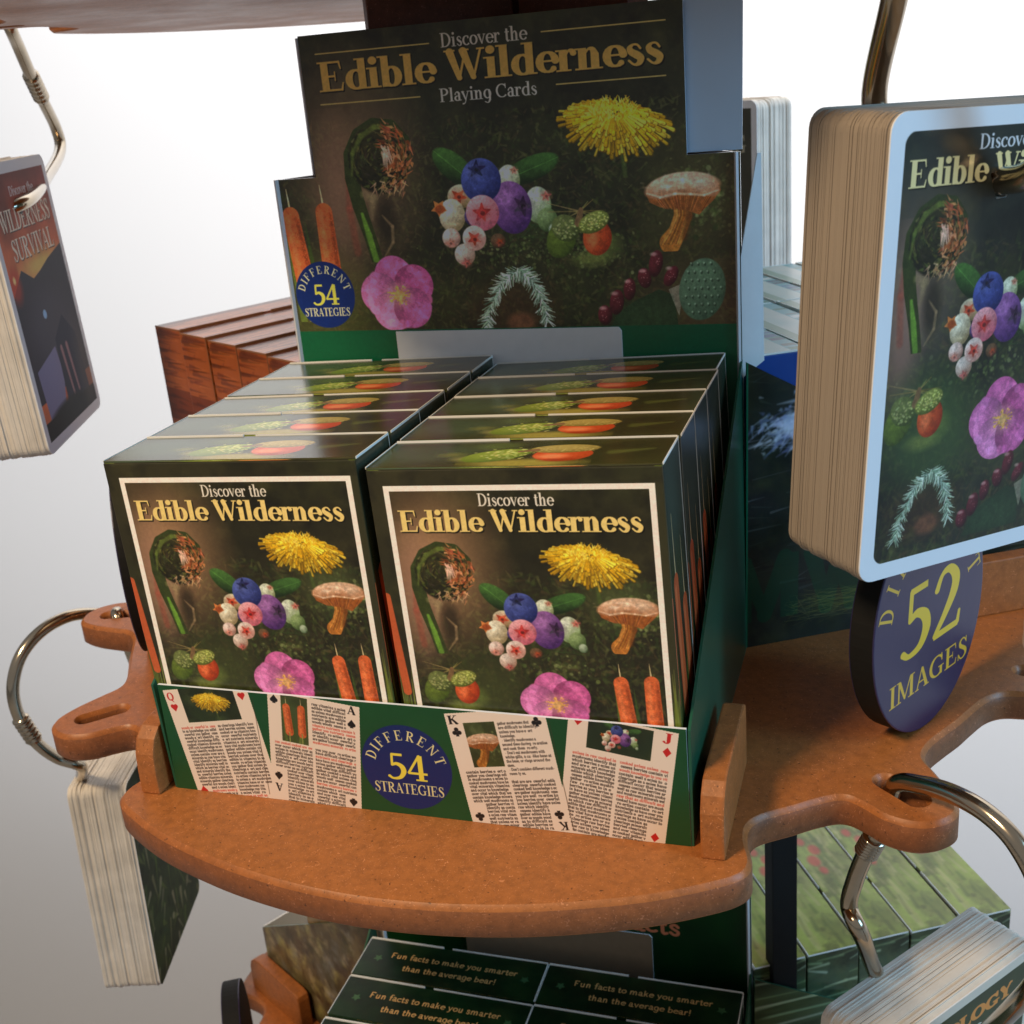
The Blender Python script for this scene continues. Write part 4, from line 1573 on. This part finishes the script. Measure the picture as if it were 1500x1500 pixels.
half = [(16, -31.4), (32, -28.6), (45.5, -24.8), (58.7, -19.9), (70.5, -13.6), (76.6, -9.0), (78.0, -4), (76.2, 3), (76.0, 8.5), (78.6, 12.6), (85, 17.2), (91, 21.6), (95.6, 23.6),
        (99.7, 21.4), (105, 17.2), (111.6, 15.7), (117.4, 18.2), (120.3, 23), (119.2, 30), (115.8, 38), (113.4, 43.6), (114.6, 49.5), (118.0, 55.6)]
sector = [(-x, y) for x, y in reversed(half)] + [(0, -32.4)] + half
axis_pt = (121.8, 61.7)
outline = []
for k in range(3):
    for p in sector:
        outline.append(rotp(*p, 120 * k))
    outline.append(rotp(*axis_pt, 120 * k))


def slot(cx, cy, ang, L, wd):
    out = []
    for i in range(16):
        a = 2 * math.pi * i / 16
        x, y = wd * math.cos(a), wd * math.sin(a)
        x += L if math.cos(a) > 0 else -L
        out.append((cx + x * math.cos(ang) - y * math.sin(ang), cy + x * math.sin(ang) + y * math.cos(ang)))
    return out


holes = []
LOBES = []
for k in range(3):
    for sx in (-1, 1):
        cx, cy = rotp(sx * 108, 28.6, 120 * k)
        LOBES.append((cx, cy))
        holes.append(slot(cx, cy, math.atan2(cy - CY, cx - CX), 4.6, 2.2))
TH = 8.4
shelf_me = curve_solid('shelf', [smooth_loop(outline, 5)] + holes, TH, 1.1, [M['mdf'], M['mdf_edge']], 0)
for p in shelf_me.polygons:
    if abs(p.normal.z) < .35:
        p.material_index = 1
rack = empty('display_rack', (CX, CY, FLOOR))
tag(rack, 'orange brown fibreboard carousel rack with scalloped shelves and numbered disc signs', 'display rack')
RO = np.array([CX, CY, FLOOR])


def rpart(name, me, loc=(0, 0, 0), rz=0., parent=None):
    o = link(name, me, parent or rack)
    base = RO
    o.location = [(loc[i] - base[i]) * MM for i in range(3)] if parent is None else [c * MM for c in loc]
    o.rotation_euler = (0, 0, rz)
    return o


UPPER, LOWER = 185. + TH, -202.
shelves = [rpart('shelf', shelf_me, (0, 0, z - TH / 2)) for z in (0., UPPER, LOWER)]
shelves[0]['label'] = 'middle shelf carrying the tray of plant card packs'
shelves[1]['label'] = 'top shelf seen from below'
shelves[2]['label'] = 'lowest shelf under the dark green packs'
# post: three dark boards meeting at the middle
for k in range(3):
    rpart('post_board', boxes_mesh('post_board', [(3.2, 44, -4, 4, FLOOR, 460)], M['post'], bev=.6), (CX, CY, 0), R_(-30 + 120 * k))
foot = []
for i in range(36):
    a = 2 * math.pi * i / 36
    foot.append((140 * math.cos(a), 140 * math.sin(a)))
rpart('base', curve_solid('base', [foot], 16, 2, M['mdf']), (CX, CY, FLOOR + 8))
# divider boards beside every tray bay, rounded at their front end
dv_pts = [(-5.2, 0.)] + [(-5.2, 6.), (-4.8, 11), (-3.2, 14.6), (-.4, 16.8), (3, 17.4)] + [(31., 17.4), (33.5, 16.4), (34., 14.), (34., 0.)]
dv = []
for sgn in (1,):
    n = len(dv_pts)
    V = [(x, y, z) for x in (0, 5.2) for y, z in dv_pts]
    F = [tuple(range(n))[::-1], tuple(n + i for i in range(n))] + [(i, (i + 1) % n, n + (i + 1) % n, n + i) for i in range(n)]
    div_me = make('divider_board', V, F, [M['mdf']], bev=.5)
for z in (0., LOWER):
    for k in range(3):
        for x in (67.2, -72.4):
            p = rotp(x, 0, 120 * k)
            rpart('divider_board', div_me, (p[0], p[1], z + .05), R_(120 * k))
# disc signs at the corners
DA, DB, DT = 25.6, 30.5, 6.5
N = 64
V, F, mi, UV = [], [], [], []
for d in (0, DT):
    for i in range(N):
        a = 2 * math.pi * i / N
        V.append((DA * math.cos(a), d, DB + DB * math.sin(a)))
F.append(tuple(range(N)))
UV.append([(.5 + .5 * math.cos(2 * math.pi * i / N), .5 + .5 * math.sin(2 * math.pi * i / N)) for i in range(N)])
F.append(tuple(N + i for i in reversed(range(N))))
UV.append(None)
mi += [0, 1]
for i in range(N):
    j = (i + 1) % N
    F.append((j, i, N + i, N + j))
    UV.append(None)
    mi.append(1)
disc_me = make('sign_disc', V, F, [M['disc'], M['black']], mi, UV, bev=.35)
for z in (0., LOWER):
    for k in range(3):
        p = rotp(113.8, 58.6, 120 * k)
        o = rpart('sign_disc', disc_me, (p[0], p[1], z + .05), R_(60 + 120 * k))
# black upright strip under the middle shelf, by the corner
rpart('upright_strip', boxes_mesh('upright_strip', [(-4.2, 4.2, -3, 3, LOWER, -TH - .1)], M['black'], bev=.4), (74, 101, 0), R_(30))

# ================================================================== trays
def place(o, k, z=0.):
    p = rotp(0, 0, 120 * k)
    o.location = (p[0] * MM, p[1] * MM, z * MM)
    o.rotation_euler = (0, 0, R_(120 * k))


YH = 94.7


def tray(label, k, z, head, lip, side, group, tab=None):
    t = empty('display_tray')
    place(t, k, z + .05)
    tag(t, label, 'display tray', group)
    ho = [(-65.3, 0), (65.3, 0), (65.3, 138), (52, 138), (52, 174.8), (-52, 174.8), (-52, 138), (-65.3, 138)]
    hd = link('header', panel('header', ho, 'y', YH, .7, head, M['grey_card'], (-65.5, 65.5, 80, 176)), t)
    link('front_lip', panel('front_lip', [(-64.6, 0), (64.6, 0), (64.3, 29.2), (-64.3, 29.2)], 'y', -1.4, .7, lip, M['white_card'], (-64.6, 64.6, 0, 29.2)), t)
    so = [(-1.2, 0), (YH - .1, 0), (YH - .1, 85), (88, 81), (-1.2, 28.8)]
    link('side_panel', panel('side_panel', so, 'x+', 65.2, .6, side, M['green_card'], (-1.2, 95, 0, 86)), t)
    sl = panel('side_panel', so, 'x-', -65.2, .6, side, M['green_card'], (95, -1.2, 0, 86))
    for v in sl.vertices:
        v.co.x -= .0033 * max(0, v.co.z / .085)
    link('side_panel', sl, t)
    link('base_panel', boxes_mesh('base_panel', [(-64.5, 64.5, -.6, YH - .1, 0, .6)], M['white_card']), t)
    # white tuck tab showing below the picture
    tabo = [(-33, 60), (33, 60), (33, 93.4), (32.2, 94.4), (-33, 94.2)]
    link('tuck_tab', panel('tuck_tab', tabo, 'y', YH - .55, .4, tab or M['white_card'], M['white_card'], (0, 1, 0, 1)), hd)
    return t


PLAIN = M['green_card']
t0 = tray('dark green card tray with tall Edible Wilderness header and 54 STRATEGIES lip', 0, 0., M['header'], M['lip'], M['green_card'], None)
tray('card tray with splashing water side panel behind the 52 IMAGES disc', 1, 0., PLAIN, PLAIN, M['water'], None)
tray('card tray holding brown packs, back to back with the plant tray', -1, 0., PLAIN, PLAIN, M['side_brown'], None)
tray('dark green Facts tray under the middle shelf', 0, LOWER, M['facts_header'], PLAIN, M['green_card'], None, M['tab_shaded'])
tray('tray of green meadow packs below the shelf, beside a hanging deck', 1, LOWER, M['grey_card'], PLAIN, M['side_meadow'], None)
tray('tray with mottled nature side panel below the shelf', -1, LOWER, M['grey_card'], PLAIN, M['nature'], None)
bf = link('back_flap', panel('back_flap', [(20, 138.4), (65.6, 138.4), (66.3, 174.6), (20, 173.4)], 'y', 96.4, .6, M['flap_card'], M['white_card'], (0, 1, 0, 1)), t0)
bf['label'] = 'plain blue grey back flap of the header'
# white side wing on the water tray's header
wing = panel('side_wing', [(YH - 6.6, 84), (YH - .4, 80), (YH - .4, 112), (YH - 5.2, 137.2), (YH - 6.2, 137.2)], 'x-', -65.0, .5, M['white_card'], M['white_card'], (0, 1, 0, 1))
wo = link('side_wing', wing, [o for o in bpy.data.objects if o.name.startswith('display_tray')][1])

# ================================================================== packs
PW, PD, PH = 63.6, 18.1, 84.3


def pack_meshes(front, top, side, edge_mat=None):
    V, F = box_vf(-PW / 2, PW / 2, 0, PD, 0, PH - .5)
    UV = [UVQ, UVQ, None, [(1, 0), (0, 0), (0, 1), (1, 1)], None, None]
    body = make('carton', V, F, [front, side, side], [0, 1, 1, 1, 1, 1], UV, bev=.3)
    V, F = box_vf(-PW / 2 + .1, PW / 2 - .1, .1, PD - .5, PH - .5, PH)
    UV = [None, None, None, None, UVQ, None]
    flap = make('top_flap', V, F, [top], None, UV, bev=.2)
    h = PW / 2
    e = [(-h + .1, -h + PW * .42, PD - .35, PD, PH - 1.2, PH + .35), (-h + PW * .47, h - .1, PD - .3, PD - .02, PH - 1.2, PH + .22),
         (h - .02, h + .16, .5, PD - .2, PH - .42, PH + .12), (h - .2, h + .06, PD - .2, PD - .02, 2, PH - .2),
         (-h - .16, -h + .02, .5, PD - .2, PH - .42, PH + .08)]
    edge = boxes_mesh('paper_edge', e, edge_mat or M['paper_edge'])
    return body, flap, edge


PM = {'edible': pack_meshes(M['pack_front'], M['pack_top'], M['pack_side']), 'blue': pack_meshes(M['side_blue'], M['top_teal'], M['side_blue']),
      'brown': pack_meshes(M['side_brown'], M['top_brown'], M['side_brown'], M['brown_edge']), 'facts': pack_meshes(M['side_facts'], M['top_facts'], M['side_facts']),
      'meadow': pack_meshes(M['side_meadow'], M['top_meadow'], M['side_meadow']), 'beige': pack_meshes(M['side_beige'], M['top_beige'], M['side_beige'])}
ORD = ['front', 'second', 'third', 'fourth', 'rear']


def pack(kind, k, z, col, row, label, group, lean=-1.9, order=None):
    r = random.Random(f'{kind}{col}{row}{z}')
    p = empty('card_pack')
    x = (-33.5 if kind == 'edible' else -32.2) if col == 0 else 32.3
    x = x + r.uniform(-.15, .15)
    y = row * 18.67 + r.uniform(0, .25) if kind != 'facts' else 9.3 + (row - 1) * 19.1
    wx, wy = rotp(x, y, 120 * k)
    # leaning packs turn on their lower edge
    lz = abs(math.sin(R_(lean))) * PW / 2 + .12
    p.location = (wx * MM, wy * MM, (z + .68 + lz + (r.uniform(0, .5) if kind != 'brown' else 1.1 * (4 - row) * .6)) * MM)
    p.rotation_euler = (0, R_(lean + r.uniform(-.25, .25)), R_(120 * k + r.uniform(-.3, .3)))
    tag(p, label, 'card pack', group)
    for nm, me in zip(('carton', 'top_flap', 'paper_edge'), PM[kind]):
        link(nm, me, p)
    return p


for row in range(5):
    for col in range(2):
        side = 'queen and ace prints' if col == 0 else 'king and jack prints'
        lab = f'dark plant picture card pack, {ORD[row]} row, in the column above the {side}'
        pack('edible', 0, 0., col, row, lab, 'plant card packs in the green tray')
for row in range(5):
    for col in range(2):
        pack('blue', 1, 0., col, row, f'blue card pack with teal striped top, {ORD[row]} row, ' + ('column against the water panel' if col == 0 else 'column away from the water panel'), 'blue packs in the water tray', 0.)
        pack('brown', -1, 0., col, row, f'brown picture card pack, {ORD[row]} row, ' + ('column next to the plant tray' if col == 1 else 'column away from the plant tray'), 'brown packs behind the plant tray', 0.)
for row in range(5):
    for col in range(2):
        if row > 0:
            lab = f'dark green Fun facts card pack, {ORD[row]} row, ' + ('column on the nature panel side' if col == 0 else 'column on the black strip side')
            pack('facts', 0, LOWER, col, row, lab, 'Fun facts packs under the shelf', 0.)
        pack('meadow', 1, LOWER, col, row, f'green meadow card pack with red flowered top, {ORD[row]} row, ' + ('column by the black strip' if col == 0 else 'column away from the black strip'), 'meadow packs below the shelf', 0.)
for row in range(2, 5):
    pack('beige', -1, LOWER, 1, row, f'beige card pack above the mottled nature panel, {ORD[row]} row', 'beige packs below the shelf', 0.)

# ================================================================== hanging decks
DW, DH = 63.5, 89.


def rounded(w_, h_, r, n=6):
    out = []
    for cx, cz, a0 in ((w_ / 2 - r, h_ / 2 - r, 0), (-w_ / 2 + r, h_ / 2 - r, 90), (-w_ / 2 + r, -h_ / 2 + r, 180), (w_ / 2 - r, -h_ / 2 + r, 270)):
        for i in range(n + 1):
            a = R_(a0 + 90 * i / n)
            out.append((cx + r * math.cos(a), cz + r * math.sin(a)))
    return out


HOLE = (-3.0, 31.2, 3.4)   # hole centre from card centre, radius


def card_plate(d0, d1, dx, dz, hole, V, F, mi, UV, front, rim):
    """one card with a punched hole: ring of quads between the outline and the hole"""
    out = rounded(DW, DH, 3.6)
    n = len(out)
    b0 = len(V)
    hx, hz, hr = hole
    ang = [math.atan2(z - hz, x - hx) for x, z in out]
    inn = [(hx + hr * math.cos(a), hz + hr * math.sin(a)) for a in ang]
    for d in (d0, d1):
        for x, z in out:
            V.append((x + dx, d, z + dz))
        for x, z in inn:
            V.append((x + dx, d, z + dz))
    uvp = lambda p: (p[0] / DW + .5, p[1] / DH + .5)
    for i in range(n):
        j = (i + 1) % n
        F.append((b0 + i, b0 + n + i, b0 + n + j, b0 + j)); mi.append(front); UV.append([uvp(out[i]), uvp(inn[i]), uvp(inn[j]), uvp(out[j])])
        c = b0 + 2 * n
        F.append((c + j, c + n + j, c + n + i, c + i)); mi.append(rim); UV.append(None)
        F.append((b0 + i, b0 + j, c + j, c + i)); mi.append(rim); UV.append(None)
        F.append((b0 + n + j, b0 + n + i, c + n + i, c + n + j)); mi.append(rim); UV.append(None)


def deck(label, c, yaw, pitch, roll, T, face, rim, seed, hole=HOLE, sh=(0, 0), loose=.17):
    t = empty('card_deck')
    A = Matrix.Rotation(R_(yaw), 3, 'Z') @ Matrix.Rotation(R_(pitch), 3, 'X') @ Matrix.Rotation(R_(roll), 3, 'Y')
    t.location = [q * MM for q in c]
    t.rotation_euler = A.to_euler()
    tag(t, label, 'card deck', 'decks of cards hanging on rings')
    V, F, mi, UV = [], [], [], []
    card_plate(0, .34, 0, 0, hole, V, F, mi, UV, 0, 1)
    link('top_card', make('top_card', V, F, [face, M['white_card']], mi, UV), t)
    V, F, mi, UV = [], [], [], []
    r = random.Random(seed)
    nn = int(T / .31)
    dx = dz = 0.
    for i in range(nn):
        if r.random() < .45:
            dx = r.gauss(0, loose)
            dz = r.gauss(0, loose)
        d = .38 + (T - .4) * i / nn
        f = i / nn
        card_plate(d, d + (T - .4) / nn * .97, dx + r.gauss(0, .07) + sh[0] * f, dz + r.gauss(0, .07) + sh[1] * f, hole, V, F, mi, UV, 0, 0)
    o = link('card_stack', make('card_stack', V, F, [rim]), t)
    o['kind'] = 'stuff'
    return t, A


def hole_pt(c, A, d=0., hole=HOLE):
    v = A @ Vector((hole[0], d, hole[1]))
    return np.array(c) + np.array(v)


def ring(label, pts, rad=2.2, collar=None, closed=True):
    t = empty('binder_ring', pts[0])
    tag(t, label, 'binder ring', 'metal rings holding the decks')
    P = spline3(pts, 10, closed)
    o0 = np.array(pts[0])
    P = [p - o0 for p in P]
    link('hoop', tube('hoop', P, rad, M['metal'], closed), t)
    if collar:
        a, b = (np.array(q) - o0 for q in collar)
        m = 26
        pts2, rr = [], []
        for i in range(m + 1):
            u = i / m
            pts2.append(a + (b - a) * u)
            rr.append(rad * (1.18 + (.22 if (i // 2) % 2 else 0)) if 0 < i < m else rad * .9)
        link('knurled_collar', tube('knurled_collar', pts2, rr, M['metal'], False, 12), t)
    return t


def ring_pixels(px, p0, p1):
    """photograph pixels of a ring laid on the upright plane through its two holes"""
    d = np.array(p1) - np.array(p0)
    n = np.cross(d, [0, 0, 1.])
    return [on_plane(x, y, p0, n) for x, y in px]


# big deck of the plant cards, on the top shelf's ring
c1 = (123.0, 29.1, 103.7)
HB = (-3.6, 31.2, 3.4)
d1, A1 = deck('large hanging deck with Edible Wilderness picture card, blue lit white border', c1, 44, 1.5, 2.2, 23, M['deck'], M['card_edge_shaded'], 5, HB, (1.2, 0), .10)
p_f = hole_pt(c1, A1, -1, HB)
p_b = hole_pt(c1, A1, 24, HB)
lb = (109.5, 27.6, 185 - TH / 2)
nrm = np.array(A1 @ Vector((0, -1, 0)))
ring('metal ring through the large Edible Wilderness deck',
     [p_b + nrm * -2, p_b + np.array([-5, 4, 6.]), p_b + np.array([-7, 6, 16.]), np.array([102, 38, 170.]), np.array([104.5, 33, 186.]), np.array([112, 24, 197.]), np.array([124, 8, 190.]), p_f + nrm * 16 + np.array([0, 0, 16]), p_f + nrm * 9 + np.array([0, 0, 5]), p_f],
     2.6)

c2 = (-162.8, 109.6, 103.7)
d2, A2 = deck('hanging deck with Wilderness Survival sunset picture card', c2, 111.2, -1.7, -.2, 20, M['survival'], M['card_edge'], 6)
p_f, p_b = hole_pt(c2, A2, -1), hole_pt(c2, A2, 21)
pp = ring_pixels([(38, 285), (70, 256), (88, 220), (82, 188), (62, 146), (44, 108), (26, 66), (10, 30)], p_f, p_f + np.array([.5, -.9, .0]) * 10)
ring('metal ring through the Wilderness Survival deck', [p_b, p_f] + pp[1:] + [pp[-1] + np.array([-8, 5, 14.]), pp[-1] + np.array([-24, 12, 10.]), p_b + np.array([-10, -2, 24.])], 2.2, (pp[5], pp[4]))

c3 = (-169.9, 119.8, -116.9)
d3, A3 = deck('hanging deck with green leafy card, cream edges, below the shelf', c3, 107.9, 1.3, 2, 21.5, M['leafy'], M['card_edge'], 7)
p_f, p_b = hole_pt(c3, A3, -1), hole_pt(c3, A3, 22.5)
q0 = np.array([-146, 88., 0.])
n3 = (.9, -.35, 0)
pp = [on_plane(x, y, (-158, 100, 0), n3) for x, y in [(180, 905), (140, 899), (100, 903), (60, 925), (30, 962), (19, 1008), (28, 1050), (52, 1086), (84, 1110), (118, 1122)]]
ring('large metal ring above the leafy deck beside the black disc edge', [p_b, p_f + np.array([0, 0, -1.]), np.array([-150, 104, -50.]), np.array([-144, 92, -20.]), np.array([-145, 89, 0.])] + pp + [(pp[-1] + p_b) / 2 + np.array([-3, 0, -2.])], 2.1, (pp[6], pp[7]))

c4 = (124.3, 47.4, -116.0)
d4, A4 = deck('hanging deck with orange OLOGY lettering and cream edges below the shelf', c4, 51.2, 2.9, -.9, 19.8, M['ology'], M['card_edge'], 8)
p_f, p_b = hole_pt(c4, A4, -1), hole_pt(c4, A4, 21)
n4 = np.cross(p_f - np.array([107, 29, 0.]), [0, 0, 1.])
pp = ring_pixels([(1312, 1150), (1350, 1150), (1400, 1165), (1450, 1195), (1492, 1240), (1525, 1310), (1530, 1390), (1500, 1460)], (107, 29, 0.), (125, 14, 0.))
pq = ring_pixels([(1287, 1414), (1262, 1370), (1244, 1328), (1252, 1290), (1268, 1250), (1283, 1225), (1298, 1195)], (107, 29, 0.), (125, 14, 0.))
ring('golden metal ring through the shelf lobe over the OLOGY deck', pp + [p_f, p_b] + pq[1:], 2.2, (pq[5], pq[4]))

c5 = (23., 298., 99.)
d5, A5 = deck('far hanging deck with dark card and white border behind the tray header', c5, -35, 0, 0, 20, M['darkcard'], M['card_edge'], 9)
